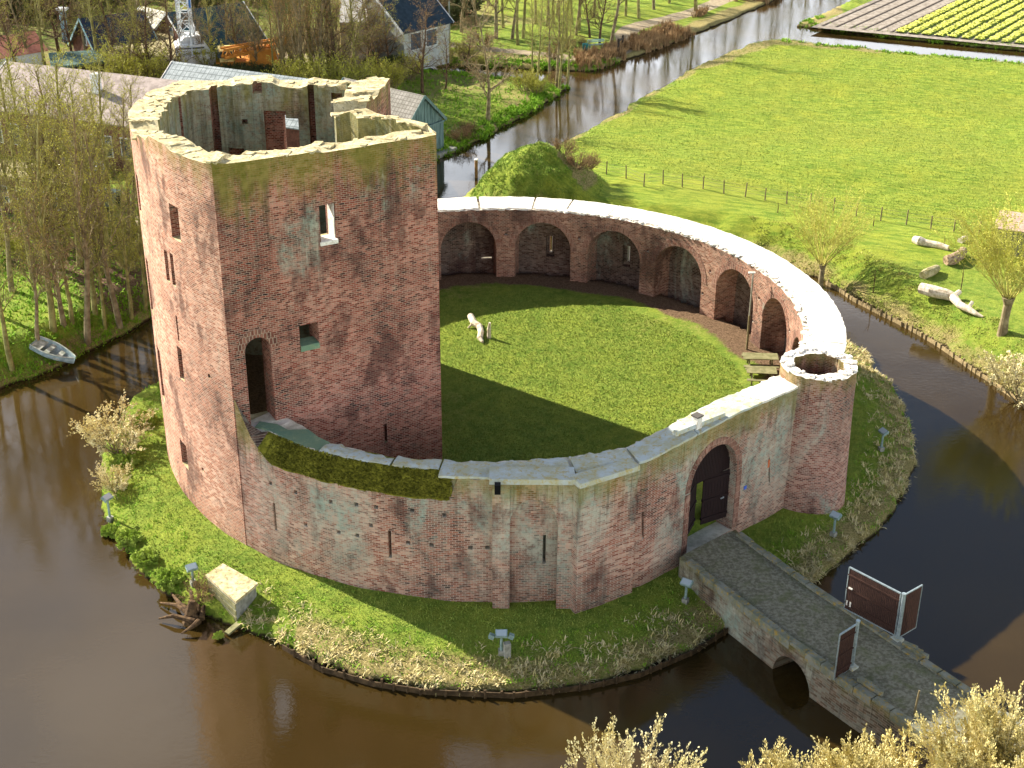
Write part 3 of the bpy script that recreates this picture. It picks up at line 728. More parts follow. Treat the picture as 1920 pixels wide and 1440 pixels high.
# gate arch ring
cb = MB(); n = 26
for q in range(n):
    a, b = math.pi*q/n, math.pi*(q+.9)/n
    P = [gc+NG*.03+TG*(r*math.cos(an))+Vector((0, 0, gz-ghalf*1.15+r*1.12*math.sin(an))) for r, an in ((ghalf+.03, a), (ghalf+.36, a), (ghalf+.36, b), (ghalf+.03, b))]
    cb.extr(P, -NG*.25)
for s_ in (-1, 1):
    z = -.45
    while z < gz-ghalf*1.15-.08:
        cb.box((gc+NG*-.07+TG*s_*(ghalf+.19)).to_tuple()[:2]+(z+.05,), (.34, .22, .085), math.atan2(TG.y, TG.x)); z += .1
fixnormals(cb.build('gate_arch', M_arch, cw))
# coping: pale slabs with ragged edges, gaps between
def coping(name, d0, d1, mat, w0=0.0, w1=1.0, zup=.03, thick=.13, over=.05, stepdeg=1.0, rag=.09, parent=cw):
    n = max(2, int((d1-d0)/stepdeg)); V = []; F = []
    ro = random.Random(int(d0*13)+5)
    K = 5
    for k in range(n+1):
        d = d0+(d1-d0)*k/n; o, i = outerR(d), innerR(d); ax = (o-i).normalized(); L = (o-i).length; zt = topz(d)
        a = i+ax*(L*w0-(over if w0 == 0 else 0)+ro.uniform(0, rag)*(2.2 if w0 == 0 else 1)); b = i+ax*(L*w1+(over if w1 == 1 else 0)-ro.uniform(0, rag*.5))
        for q in range(K):
            p = a.lerp(b, q/(K-1)); e_ = 0 if 0 < q < K-1 else -.035
            V.append((p.x, p.y, zt+zup+e_+ro.uniform(-.015, .02)+thick*.5))
        V.append((b.x, b.y, zt+zup-thick*.6)); V.append((a.x, a.y, zt+zup-thick*.6))
    S = K+2
    for k in range(n):
        a, b = k*S, (k+1)*S
        for j in range(S): F.append((a+j, a+(j+1) % S, b+(j+1) % S, b+j))
    F.append(tuple(range(S))[::-1]); F.append(tuple(n*S+j for j in range(S)))
    return fixnormals(mk(name, V, F, mat, parent))
slabs = [(-116.5, -105.3), (-104.9, -98.2), (-97.9, -79.9), (-79.3, -70.8), (-70.3, -59)]
for i_, (a, b) in enumerate(slabs):
    w1 = .64 if b < -97 else 1.0
    coping('coping_slab', a, b, M_cop_g, 0, w1, over=.08, rag=.16)
V = []; F = []; rm = random.Random(12)
for k in range(9000):
    d = rm.uniform(-126.5, -96.2); f = rm.random(); o, i = outerR(d), innerR(d); p = o.lerp(i, .34*f); z = outtop(d)+(topz(d)-outtop(d))*f if outtop(d) < topz(d) else topz(d)
    a = rm.uniform(0, 6.28); s_ = rm.uniform(.03, .08); u = Vector((math.cos(a), math.sin(a), rm.uniform(-.3, .9)))*s_; v = Vector((-math.sin(a), math.cos(a), rm.uniform(-.3, .9)))*s_*.7; c = Vector((p.x, p.y, z+.04)); m = len(V); V += [c-u, c-v, c+u, c+v]; F.append((m, m+1, m+2, m+3))
mk('moss', V, F, M_moss, cw)
for a, b in [(-58.8, -44), (-43.9, -34.2)]: coping('coping_slab', a, b, M_cop_g if a < -50 else M_cop_w, 0, 1.0, over=.05)
far = [(-22.3, -14.2), (-13.9, -2.2), (-1.9, 9), (9.2, 22), (22.1, 38), (38.1, 52), (52.1, 66), (66.2, 75.5), (75.9, 83.2), (83.6, 95.0), (95.6, 104.5), (104.8, 125), (125.2, 150)]
for a, b in far: coping('coping_slab', a, b, M_cop_w, .10 if b < 70 else .0, 1.0, zup=.05, thick=.16, rag=.12)
# rubble along the inner edge of the far coping
cb = MB(); rr2 = random.Random(9)
for k in range(330):
    d = rr2.uniform(-20, 82); o, i = outerR(d), innerR(d); f = rr2.random()**1.6*.42; p = i.lerp(o, f+.02)
    s_ = rr2.uniform(.06, .26); cb.box((p.x, p.y, topz(d)+.04+s_*.12), (s_*1.5, s_, s_*.45), rr2.uniform(0, 3), jit=.03)
cb.build('coping_rubble', M_cop_w, cw)
# green screed in front of the keep door, low ledge
cb = MB(); pts = [outerR(d).lerp(innerR(d), .37) for d in (-128, -125, -122, -119, -116.6)]+[innerR(d) for d in (-116.6, -119, -122)]+[G(540, 806, 5.4), G(520, 795, 5.4), G(487, 790, 5.4), G(478, 800, 5.4)]
cb.prism([(p[0], p[1]) for p in pts], 5.2, 5.40); fixnormals(cb.build('screed', M_green, cw))
# buttresses
def gbox(cb, x0, x1, y_out, depth, z0, z1): cb.box(((x0+x1)/2, y_out+depth/2, (z0+z1)/2), (x1-x0, depth, z1-z0))
yo = -18.98
cb = MB(); x0, x1 = G(923, 1150, -1).x, G(955, 1150, -1).x; gbox(cb, x0, x1, yo, .9, -1.3, 5.45); cb.build('buttress', M_ring, cw)
X1a = x1
cb = MB(); x0b, x1b = G(1043, 1147, -1).x, G(1072, 1147, -1).x; gbox(cb, x0b, x1b, yo+.02, .95, -1.3, 5.42); cb.build('buttress', M_ring, cw)
# arched head between the buttresses
cb = MB(); xm0, xm1 = X1a+.002, x0b-.002; xc = (xm0+xm1)/2; hf = (xm1-xm0)/2
pl = [(xm0, 5.44), (xm0, 3.4)]+[(xc-hf*.98*math.cos(math.pi*k/12), 3.4+1.25*math.sin(math.pi*k/12)) for k in range(13)]+[(xm1, 3.4), (xm1, 5.44)]
V = [(x, yo+.10, z) for x, z in pl]; cb.extr(V, (0, .7, 0)); fixnormals(cb.build('blind_arch', M_ring, cw))
cb = MB(); gbox(cb, X1a-.9, x1b, yo-.02, 1.1, 5.46, 5.72); fixnormals(cb.build('coping_slab', M_cop_g, cw))
# stepped pier right of the buttress
cb = MB(); pa, pb = G(1072, 1143, -1), G(1180, 1107, -1); dv = (pb-pa); dv.z = 0; tdv = dv.normalized(); nv = Vector((tdv.y, -tdv.x, 0))
P = [pa+nv*.30, pb+nv*.22, pb-nv*.9, pa-nv*.9]; cb.prism([p[:2] for p in P], -1.3, 5.50); fixnormals(cb.build('stepped_pier', M_ring, cw))
P = [pa+nv*.36+tdv*.03, pb+nv*.28+tdv*.05, pb-nv*.5+tdv*.05, pa-nv*.5+tdv*.03]; fixnormals(MB().prism([p[:2] for p in P], 5.503, 5.74).build('coping_slab', M_cop_g, cw))
# drain hole in the coping
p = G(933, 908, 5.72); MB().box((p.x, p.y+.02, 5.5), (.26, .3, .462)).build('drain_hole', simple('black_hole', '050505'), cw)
# groove and small capped chimney on the gate wall walk
a, b = G(1265, 814, 6.0), G(1357, 777, 6.0)
MB().bar((a.x, a.y, 6.04), (b.x, b.y, 6.02), .2, .22).build('drip_edge', M_cop_g, cw)
ch = MB().box((9.15, -13.2, 6.3), (.34, .34, .8), .8, jit=.01); p = G(1307, 800, 6.0)
ch = MB().box((p.x, p.y+.15, 6.15), (.34, .34, .62), .75); cho = ch.build('vent', M_cop_w, cw)
MB().box((p.x, p.y+.15, 6.5), (.42, .42, .07), .75).build('vent_cap', simple('dark_slab', '55504a'), cho)
# gate: slatted head and two leaves
M_gate = simple('tarred_boards', '2a1a18', '1a1012', 6, .7, .3, stretch=(8, 8, .5))
cb = MB(); n = 30
for k in range(n):
    x = -ghalf+.06+(2*ghalf-.12)*k/(n-1); zt_ = gz-ghalf*1.15+ghalf*1.15*math.sqrt(max(0, 1-(x/ghalf)**2))
    cb.box((gc-NG*.45+TG*x).to_tuple()[:2]+((zt_+2.7)/2,), (.085, .05, max(.1, zt_-2.7)), math.atan2(TG.y, TG.x))
cb.box((gc-NG*.51).to_tuple()[:2]+(2.75,), (2*ghalf-.05, .06, .16), math.atan2(TG.y, TG.x)); cb.build('gate_head', M_gate, cw)
def leaf(hinge, ang, wdt, z0, z1, name='gate_leaf', mat=M_gate, parent=cw, n=9):
    cb = MB(); dx = Vector((math.cos(ang), math.sin(ang), 0))
    for k in range(n):
        p = hinge+dx*(wdt*(k+.5)/n); cb.box((p.x, p.y, (z0+z1)/2), (wdt/n*.88, .05, z1-z0), ang)
    nn = Vector((-dx.y, dx.x, 0))
    for z in (z0+.3, (z0+z1)/2, z1-.2):
        p = hinge+dx*wdt/2+nn*.05; cb.box((p.x, p.y, z), (wdt*.98, .05, .12), ang)
        p = hinge+dx*wdt/2-nn*.05; cb.box((p.x, p.y, z), (wdt*.98, .05, .12), ang)
    return cb.build(name, mat, parent)
ga = math.atan2(TG.y, TG.x); hl = gc-TG*(ghalf-.06)-NG*.22; hr = gc+TG*(ghalf-.06)-NG*.35
l1 = leaf(hl, ga+R_(26), ghalf*1.0, .02, 2.66); l2 = leaf(hr, ga+math.pi-R_(12), ghalf*.95, .02, 2.66)
MB().box((hr-TG*.55+NG*.12).to_tuple()[:2]+(1.35,), (.22, .05, .05), ga).build('bolt', simple('steel', 'b5bcc0', rough=.4, metal=.6), l2)
MB().box((gc+TG*(ghalf+.75)+NG*.03).to_tuple()[:2]+(1.5,), (.18, .03, .18), ga).build('blue_plaque', simple('blue_enamel', '4663b8'), cw)
# pale stone and rusty brick round the right hand slit are stains in the wall; its lit stone insert
a = GP(1441, 869, P0g, NG); MB().box((a.x+NG.x*.01, a.y+NG.y*.01, a.z), (.10, .05, .42), ga).build('stone_insert', simple('orange_brick', 'c96f45'), cw)

# ================================================================== CORNER TURRET
tur = empty('corner_turret', (15.8, -8.7, -1), 'short hollow round brick turret with a pale broken rim right of the gate', 'castle turret')
TC = Vector((15.66, -8.82)); ro = random.Random(4)
st_ = []
for k in range(48):
    a = 2*math.pi*k/48; e = Vector((math.cos(a), math.sin(a))); jj = ro.uniform(-.05, .05)
    st_.append((TC+e*(1.86), 6.35+ro.uniform(-.05, .07), TC+e*(1.2+ro.uniform(-.05, .08)), 6.33+ro.uniform(-.05, .05)))
V = []; F = []; MI = []
prof = [(2.04, -1.3), (1.99, .2), (1.92, 2.2), (1.87, 4.2)]
for k, (o, zo, i, zi) in enumerate(st_):
    a = 2*math.pi*k/48; e = Vector((math.cos(a), math.sin(a)))
    for r, z in prof: V.append((TC.x+e.x*r, TC.y+e.y*r, z))
    V.append((o.x, o.y, zo)); V.append((i.x, i.y, zi)); V.append((i.x, i.y, .5)); V.append((TC.x, TC.y, .4))
S = len(prof)+4
for k in range(48):
    a, b = k*S, ((k+1) % 48)*S
    for j in range(S-1): F.append((a+j, b+j, b+j+1, a+j+1)); MI.append(1 if j == len(prof) else 0)
to = mk('wall', V, F, M_tur, tur); to.data.materials.append(M_cop_w); to.data.polygons.foreach_set('material_index', MI[:len(to.data.polygons)])
cb = MB()
for k in range(70):
    a = ro.uniform(0, 6.28); r = ro.uniform(1.28, 1.8); s_ = ro.uniform(.15, .32)
    cb.box((TC.x+r*math.cos(a), TC.y+r*math.sin(a), 6.36), (s_, s_*.7, .1), a, jit=.03)
cb.build('broken_rim', M_cop_w, tur)
cb = MB()
for k in range(26):
    a = ro.uniform(-.75, .35); r = ro.uniform(.6, 1.15); s_ = ro.uniform(.2, .5)
    cb.box((TC.x+r*math.cos(a), TC.y+r*math.sin(a), 3.4+ro.uniform(.5, 2.2)*(r-.5)), (s_, s_, s_*.6), ro.uniform(0, 3), jit=.06)
cb.build('rubble', lich('turret_rubble', 'b49a78', '9a7a5a', '7a6a4a'), tur)

# ================================================================== BRIDGE
br = empty('footbridge', (13.5, -21.5, WZ), 'old masonry bridge with a mossy gravel deck crossing the moat to the castle gate', 'bridge')
BL = [(8.45, -16.3), (8.67, -16.8), (10.89, -20.3), (12.46, -22.86), (14.57, -25.8), (17.4, -29.6), (20.0, -33.5)]
BRt = [(11.35, -13.9), (11.55, -14.3), (14.15, -18.43), (15.9, -20.95), (17.37, -23.11), (20.15, -27.1), (24.0, -32.0)]
M_deck = (lambda t: t.color((lambda c: (t.bump(t.noise(9, 5, .7), .6, .03), c)[1])(t.mix(t.math('MULTIPLY', t.ramp(t.noise(1.2, 6, .7), .46, .68), .7), t.mix(t.ramp(t.noise(6, 5, .7), .4, .6), '8a8672', '696452'), '636640'))))(NT('mossy_gravel', .95, .1))
M_stone = brick_mat('bridge_masonry', 'plane', R_(-54), c1='8a8472', c2='3c3a30', red='7a6450', mortar='9c9684', top=0, moss=.5, lime=.6, mossdepth=.5, rowh=.12, bw=.4)
M_kerb = lich('kerb_stone', '87877a', '6f725f', 'a98a35', 1.5)
cb = MB(); cb.prism(BL[::1]+BRt[::-1], -3.2, -.02)
bo = cb.build('abutment', M_stone, br); fixnormals(bo)
cut = MB(); a, b = G(1482, 1228, -1.5), G(1546, 1282, -1.5); ac = (a+b)/2; bd = Vector((b.x-a.x, b.y-a.y, 0)); hw = bd.length/2; bd.normalize(); bn = Vector((bd.y, -bd.x, 0))
if bn.y > 0: bn = -bn
poly = [Vector((ac.x, ac.y, 0))+bd*x+bn*3+Vector((0, 0, z)) for x, z in [(-hw, -3.6), (hw, -3.6)]+[(hw*math.cos(math.pi*k/12), -2.0+1.35*math.sin(math.pi*k/12)) for k in range(13)]]
cut.extr(poly, -bn*10); boolean(bo, cut)
# deck surface: one mesh strip
V = []; F = []
for k, (l, r) in enumerate(zip(BL, BRt)):
    l, r = Vector(l), Vector(r)
    for q in range(9):
        f = .055+.89*q/8; p = l.lerp(r, f); V.append((p.x, p.y, .0+.05*math.sin(math.pi*q/8)))
    if k:
        for q in range(8): a = (k-1)*9+q; F.append((a, a+1, a+10, a+9))
mk('deck', V, F, M_deck, br)
def strip(cb, A, B, w, z0, z1, off):
    A, B = Vector(A), Vector(B); d = (B-A).normalized(); n = Vector((-d.y, d.x)); P = [A+n*(off-w/2), B+n*(off-w/2), B+n*(off+w/2), A+n*(off+w/2)]
    cb.prism([tuple(p) for p in P], z0, z1)
def kerb(pts, off, name='kerb'):
    cb = MB(); rk = random.Random(2)
    for A, B in zip(pts, pts[1:]):
        A, B = Vector(A), Vector(B); L = (B-A).length; n = max(1, int(L/.9))
        for k in range(n): strip(cb, A.lerp(B, k/n+.006), A.lerp(B, (k+1)/n-.006), .34, -.3, .10+rk.uniform(-.015, .03), off+rk.uniform(-.015, .015))
    fixnormals(cb.build(name, M_kerb, br))
kerb(BL[1:], .16); kerb(BRt[1:], -.16)

# metal framed yard gate on the bridge
M_galv = simple('galvanised_steel', 'a9b6b8', '8d999c', 8, .45, metal=.5)
M_slat = simple('brown_slats', '4a3228', '2c1c18', 9, .8, .3, stretch=(6, 6, .6))
def post(name, p, h, r, parent):
    cb = MB(); cb.tube([p, p+Vector((0, 0, h))], r, 12); o = cb.build(name, M_galv, parent); MB().tube([p+Vector((0, 0, h)), p+Vector((0, 0, h+.05))], r*1.25, 12).build('post_cap', M_galv, o); return o
def panel(a, b, z0, z1, n, name, parent):
    a, b = Vector(a), Vector(b); d = b-a; d.z = 0; L = d.length; d.normalize(); ang = math.atan2(d.y, d.x); cb = MB()
    for k in range(n):
        p = a+d*(L*(k+.5)/n); cb.box((p.x, p.y, (z0+z1)/2), (L/n*.74, .03, z1-z0), ang)
    nn = Vector((-d.y, d.x, 0))
    for z in (z0+.35, (z0+z1)/2, z1-.35): p = a+d*L/2+nn*.035; cb.box((p.x, p.y, z), (L, .03, .07), ang)
    o = cb.build(name, M_slat, parent)
    f = MB(); f.bar(a+Vector((0, 0, z1)), b+Vector((0, 0, z1)), .06, .06); f.bar(a+Vector((0, 0, z0)), a+Vector((0, 0, z1)), .05, .05); f.bar(b+Vector((0, 0, z0)), b+Vector((0, 0, z1)), .05, .05); f.bar(a+Vector((0, 0, z0)), b+Vector((0, 0, z0)), .05, .05)
    f.build('frame', M_galv, o); return o
p1 = G(1597, 1252, .02); p2 = G(1682, 1200, .02)
yg = empty('yard_gate', p2, 'wide brown slatted gate swung open along the right edge of the bridge', 'gate')
post('post', p2, 2.35, .075, yg)
e1 = G(1583, 1141, .15); e1.z = 0; pan = panel(p2+(e1-p2).normalized()*.15, e1, .18, 2.32, 30, 'gate_leaf', yg); e2 = G(1716, 1180, 0); panel(p2+(e2-p2).normalized()*.12, e2, .1, 2.3, 9, 'side_wing', yg)
dg = (e1-p2).normalized(); nn = Vector((dg.y, -dg.x, 0)); nn = -nn if nn.y > 0 else nn
cb = MB(); q = e1-dg*.22+nn*.06; cb.box((q.x, q.y, 1.35), (.2, .04, .07), math.atan2(dg.y, dg.x)); cb.build('handle', M_cop_w, pan)
cb = MB()
for o_x in (.12, .3): q = e1-dg*o_x+nn*.05; cb.box((q.x, q.y, .55), (.07, .03, .24), math.atan2(dg.y, dg.x))
cb.build('lock_plate', M_cop_w, pan)
yg2 = empty('side_gate', p1, 'narrow brown slatted gate wing at the left edge of the bridge', 'gate')
post('post', p1, 2.35, .075, yg2); e3 = G(1567, 1272, 0); e3 = p1+(e3-p1).normalized()*1.15; panel(p1+(e3-p1).normalized()*.12, e3, .0, 2.25, 9, 'side_wing', yg2)
for (g_, pp, lab) in ((yg, p2, 1), (yg2, p1, 2)):
    MB().box((pp.x, pp.y, .07), (.4, .4, .14), .6, jit=.02).build('footing', M_cop_g, g_)
for (px, py, lab) in ((1715, 1222, 'right'), (1630, 1290, 'left')):
    p = G(px, py, .05); o = empty('stone_steps', p, 'worn notched stone block on the %s edge of the bridge beside the post' % lab, 'stone block')
    cb = MB()
    for k in range(3): cb.box((p.x+k*.18-.15, p.y-k*.26+.25, .16-.02*k), (.62, .2, .2), -.75, jit=.02)
    cb.build('step', M_kerb, o)
a = G(1714, 1340, 0); o = empty('wooden_stake', a, 'thin wooden stake standing upright at the near end of the bridge', 'stake'); MB().tube([a, a+Vector((.05, 0, 1.2))], [.045, .035], 7).build('pole', simple('weathered_wood', '8a7c5a', '6d6146', 5, stretch=(4, 4, .5)), o)
M_wood = simple('bleached_wood', 'd9cdb8', 'a8977e', 4, .85, .3, stretch=(1, 1, 1)); M_wood2 = simple('grey_green_timber', '8a8560', '6e6c48', 3, .85, .3)
M_pole = simple('weathered_pole', '8a7c5a', '6d6146', 5)

# ================================================================== FLOODLIGHTS
M_lampbody = simple('grey_green_enamel', '8fa39c', '6f837e', 5, .6); M_glass = simple('lamp_glass', '9fabb0', rough=.25, spec=.6); M_concrete = simple('concrete', '9b9a90', '7c7b70', 4, .9, .3)
FL = [((205, 962), 'floodlight on a dark post at the left tip of the island above the moat', 1.25, 2.6, 0), ((362, 1088), 'floodlight half hidden by twigs beside the flat roofed concrete box', .9, 2.1, 0), ((940, 1226), 'twin floodlight in front of the buttresses, on the lower grass slope', 1.0, 1.57, 1),
      ((1285, 1128), 'floodlight on the shaded grass just left of the bridge', 1.0, 1.0, 0), ((1563, 998), 'floodlight on the shaded grass between bridge and turret', 1.1, .8, 0), ((1652, 843), 'floodlight on the right tip of the island beside the turret', 1.1, .4, 0)]
for (px, py), lab, h, az, twin in FL:
    p = G(px, py, -1.15); p.z = ground_h(p.x, p.y)-.05
    o = empty('floodlight', p, lab, 'floodlight', 'floodlights round the island')
    MB().tube([p, p+Vector((0, 0, h))], [.07, .055], 8).build('post', M_lampbody, o)
    hd = MB(); T_ = Matrix.Rotation(az, 3, 'Z') @ Matrix.Rotation(-.5, 3, 'Y')
    hd.box((p.x, p.y, p.z+h+.12), (.34, .52, .16), M=T_); hb = hd.build('lamp_housing', M_lampbody, o)
    g_ = MB(); off = T_ @ Vector((0, 0, .09)); g_.box((p.x+off.x, p.y+off.y, p.z+h+.12+off.z), (.28, .44, .015), M=T_); g_.build('lamp_glass', M_glass, hb)
    if twin:
        for s in (-1, 1): MB().box((p.x+s*.42, p.y-.05, p.z+h+.02), (.2, .22, .2), az, M=Matrix.Rotation(.4, 3, 'X')).build('spot_lamp', M_lampbody, o)
        MB().box((p.x+.25, p.y-.15, p.z+.35), (.28, .24, .8), .3).build('switch_box', M_concrete, o)
    MB().box((p.x, p.y, p.z+.12), (.26, .26, .3), az, jit=.01).build('footing', M_concrete, o)

# concrete box with a flat roof
q = [G(385, 1078, -.45), G(418, 1056, -.45), G(484, 1093, -.45), G(442, 1128, -.45)]; cen = sum(q, Vector())/4
bx = empty('pump_house', (cen.x, cen.y, -1.6), 'small concrete hut with a flat yellow roof slab on the left island bank', 'hut')
ins = [tuple((p-(p-cen)*.09)[:2]) for p in q]
fixnormals(MB().prism(ins[::-1], -2.1, -.60).build('wall', M_concrete, bx)); fixnormals(MB().prism([tuple(p[:2]) for p in q][::-1], -.59, -.45).build('roof_slab', M_cop_y, bx))
cb = MB(); a_, b_ = Vector(ins[0]), Vector(ins[3]); d_ = (b_-a_).normalized(); n_ = Vector((d_.y, -d_.x)); n_ = -n_ if n_.y > 0 else n_
for z in (-.85, -1.2, -1.55): cb.bar(Vector((a_.x, a_.y, z))+Vector((n_.x, n_.y, 0))*.02, Vector((b_.x, b_.y, z))+Vector((n_.x, n_.y, 0))*.02, .05, .24)
cb.build('boarding', M_wood2, bx)
p = G(436, 1172, WZ); o = empty('landing_plank', p, 'short mossy plank jutting into the moat below the concrete box', 'plank'); MB().bar(G(425, 1188, WZ+.12), G(455, 1163, WZ+.3), .28, .1).build('board', M_wood2, o)
# uprooted stump
M_bark = simple('dark_bark', '6a5338', '3d2d1e', 6, .9, .5)
p = G(355, 1155, -1.6); o = empty('tree_stump', p, 'uprooted stump with roots reaching over the water left of the concrete box', 'stump'); rs = random.Random(8)
cb = MB()
for (a, b) in [((370, 1160), (300, 1130)), ((365, 1165), (298, 1160)), ((370, 1160), (320, 1110)), ((372, 1165), (340, 1188)), ((365, 1150), (350, 1085)), ((372, 1150), (378, 1090)), ((378, 1160), (395, 1135))]:
    P = G(a[0], a[1], -1.6); Q = G(b[0], b[1], -1.75); m = P.lerp(Q, .5)+Vector((rs.uniform(-.2, .2), rs.uniform(-.2, .2), .18)); cb.tube([P, m, Q], [.15, .10, .04], 7)
cb.build('roots', M_bark, o); MB().tube([p-Vector((0, 0, .4)), p+Vector((.1, .1, .25)), p+Vector((.15, .2, .7))], [.38, .26, .16], 10).build('trunk', M_bark, o)

# ================================================================== COURTYARD
cl = empty('driftwood_log', (-1.5, 7.6, .3), 'pale bare forked tree trunk lying crookedly on the courtyard lawn', 'log')
cb = MB(); cb.tube([G(882, 592, .75), G(889, 606, .6), G(899, 612, .55), G(902, 622, .5), G(900, 634, .5), G(905, 641, .42)], [.20, .22, .2, .19, .17, .08], 9); cb.build('trunk', M_wood, cl)
cb = MB(); cb.tube([G(888, 603, .6), G(882, 611, .45), G(877, 615, .35)], [.1, .07, .04], 7); cb.build('branch', M_wood, cl); cb = MB(); cb.tube([G(899, 626, .5), G(895, 634, .35)], [.1, .05], 7); cb.build('branch', M_wood, cl)
p = G(917, 634, .3); o = empty('upright_log', p, 'short pale post sticking up beside the forked trunk on the courtyard lawn', 'log'); MB().tube([p-Vector((0, 0, .1)), p+Vector((.0, .05, .6)), p+Vector((.04, .05, 1.0))], [.13, .12, .07], 9).build('trunk', M_wood, o)
def picnic(loc, rz, lab, L=1.9, hs=1.0):
    o = empty('picnic_table', loc, lab, 'picnic table', 'picnic tables in the courtyard', rz)
    cb = MB()
    for k in range(5): cb.box((0, -.34+.17*k, .75*hs), (L, .155, .045), jit=.004)
    cb.build('tabletop', M_wood2, o, world=False)
    for s in (-1, 1): MB().box((0, s*.72, .44*hs), (L, .26, .045), jit=.004).build('bench_seat', M_wood2, o, world=False)
    for s in (-1, 1):
        MB().bar((s*L*.33, -.16, .74*hs), (s*L*.33, -.62, 0), .09, .05).build('leg', M_wood2, o, world=False); MB().bar((s*L*.33, .16, .74*hs), (s*L*.33, .62, 0), .09, .05).build('leg', M_wood2, o, world=False)
        MB().bar((s*L*.33+.04, -.8, .41*hs), (s*L*.33+.04, .8, .41*hs), .05, .09).build('crossbar', M_wood2, o, world=False)
    return o
pt = G(1426, 668, 1.05); picnic((pt.x, pt.y, .3), R_(-3), 'larger brown wooden picnic table nearest the arcade, behind the other one', 2.0)
pt = G(1428, 695, .95); picnic((pt.x, pt.y, .3), R_(-4), 'smaller brown wooden picnic table in front, nearer the turret and gate wall', 1.7, .9)
p = G(1400, 655, .3); o = empty('lamp_post', p, 'slim grey mast with a small lamp in the courtyard before the arcade', 'mast')
q = 4.9; MB().tube([p, p+Vector((0, 0, 2.2))], [.075, .07], 10).build('lower_pole', M_pole, o); MB().tube([p+Vector((0, 0, 2.2)), p+Vector((0, 0, q))], [.055, .05], 10).build('upper_pole', simple('pole_grey', '9a9484', '84806f', 4), o)
cb = MB(); cb.bar(p+Vector((-.28, 0, q+.03)), p+Vector((.12, 0, q+.03)), .12, .08); cb.build('lamp_head', M_cop_w, o)

# ================================================================== RIGHT BANK
def log(pts, rads, z, lab, mat=M_wood, name='log'):
    P = [G(a, b, z+r*.8) for (a, b), r in zip(pts, rads)]; o = empty(name, (P[0].x, P[0].y, z), lab, 'log', 'logs on the lawn beyond the moat')
    MB().tube(P, rads, 12).build('trunk', mat, o); return o, P
o, P = log([(1715, 449), (1724, 452), (1735, 455), (1760, 460), (1779, 466)], [.28, .34, .25, .24, .2], 0, 'slim pale log nearest the wire fence, lying left of the big yellow willow')
log([(1806, 470), (1800, 478), (1787, 486), (1773, 489)], [.3, .36, .4, .34], 0, 'short thick brown log between the slim pale log and the willow', simple('brown_log', 'b39a7c', '6f5a44', 5))
log([(1757, 503), (1748, 508), (1738, 512), (1730, 517)], [.25, .33, .34, .28], 0, 'short mossy stump piece lying alone in the middle of the lawn', lich('mossy_log', 'c2b48e', '9a8e62', '6d7038', 2))
o, P = log([(1726, 540), (1745, 545), (1775, 552), (1787, 557), (1800, 572), (1815, 579), (1830, 588), (1843, 594)], [.36, .4, .36, .3, .24, .22, .14, .06], 0, 'longest log, a thick bleached trunk tapering to the right near the moat')
cb = MB(); cb.tube([P[3], P[3]+Vector((.5, .35, .25))], [.2, .16], 8); cb.build('branch_stub', M_wood, o); cb = MB(); cb.tube([P[5], P[5]+Vector((.35, .4, .3))], [.14, .11], 8); cb.build('branch_stub', M_wood, o)
log([(1800, 452), (1806, 449), (1812, 446)], [.22, .24, .2], 0, 'small pale log end showing at the left edge of the yellow willow crown')
FP = [(1103, 315), (1137, 325), (1174, 335), (1207, 352), (1243, 348), (1279, 353), (1318, 357), (1357, 365), (1397, 371), (1434, 377), (1475, 383), (1518, 390), (1562, 397), (1605, 405), (1651, 413), (1699, 421), (1745, 428), (1788, 435), (1834, 443), (1880, 451), (1925, 459)]
p = G(1500, 388, 0); fe = empty('wire_fence', p, 'long wire fence on brown posts between the mown lawn and the big meadow', 'fence'); PP = []
for k, (a, b) in enumerate(FP):
    q = G(a, b, 0); q.z = ground_h(q.x, q.y)-.1; PP.append(q); lean = Vector((random.uniform(-.06, .06), random.uniform(-.06, .06), 1.15+random.uniform(-.08, .1)))
    MB().tube([q, q+lean], [.055, .045], 6).build('post', M_pole, fe)
cb = MB()
for z in (.45, .75, 1.02):
    for a, b in zip(PP, PP[1:]): cb.bar(a+Vector((0, 0, z)), b+Vector((0, 0, z)), .012, .012)
cb.build('wire', simple('wire', '6a665c'), fe)
STK = [((1428, 452), .9, 'left of the round yellow willow, close behind the castle wall'), ((1458, 399), .8, 'below the wire fence, above the round yellow willow'), ((1637, 425), .9, 'below the wire fence, halfway between the two willows'), ((1770, 460), .7, 'beside the slim pale log near the fence'), ((1641, 516), 1.7, 'on the lawn right of the round yellow willow'), ((1801, 546), 1.7, 'beside the longest log, dark and straight'), ((1853, 665), 1.2, 'on the right bank beside the pale catkin shrub')]
for (a, b), h, lab in STK:
    q = G(a, b, 0); q.z = ground_h(q.x, q.y)-.05; o = empty('sapling', q, 'thin bare sapling stake '+lab, 'sapling', 'sapling stakes on the lawn')
    MB().tube([q, q+Vector((.02, .02, h*.6)), q+Vector((-.02, .04, h))], [.035, .03, .015], 6).build('trunk', M_bark, o)
    if h > 1.0: MB().tube([q+Vector((0, .03, h*.7)), q+Vector((-.3, .06, h*1.05))], [.015, .008], 5).build('twig', M_bark, o)
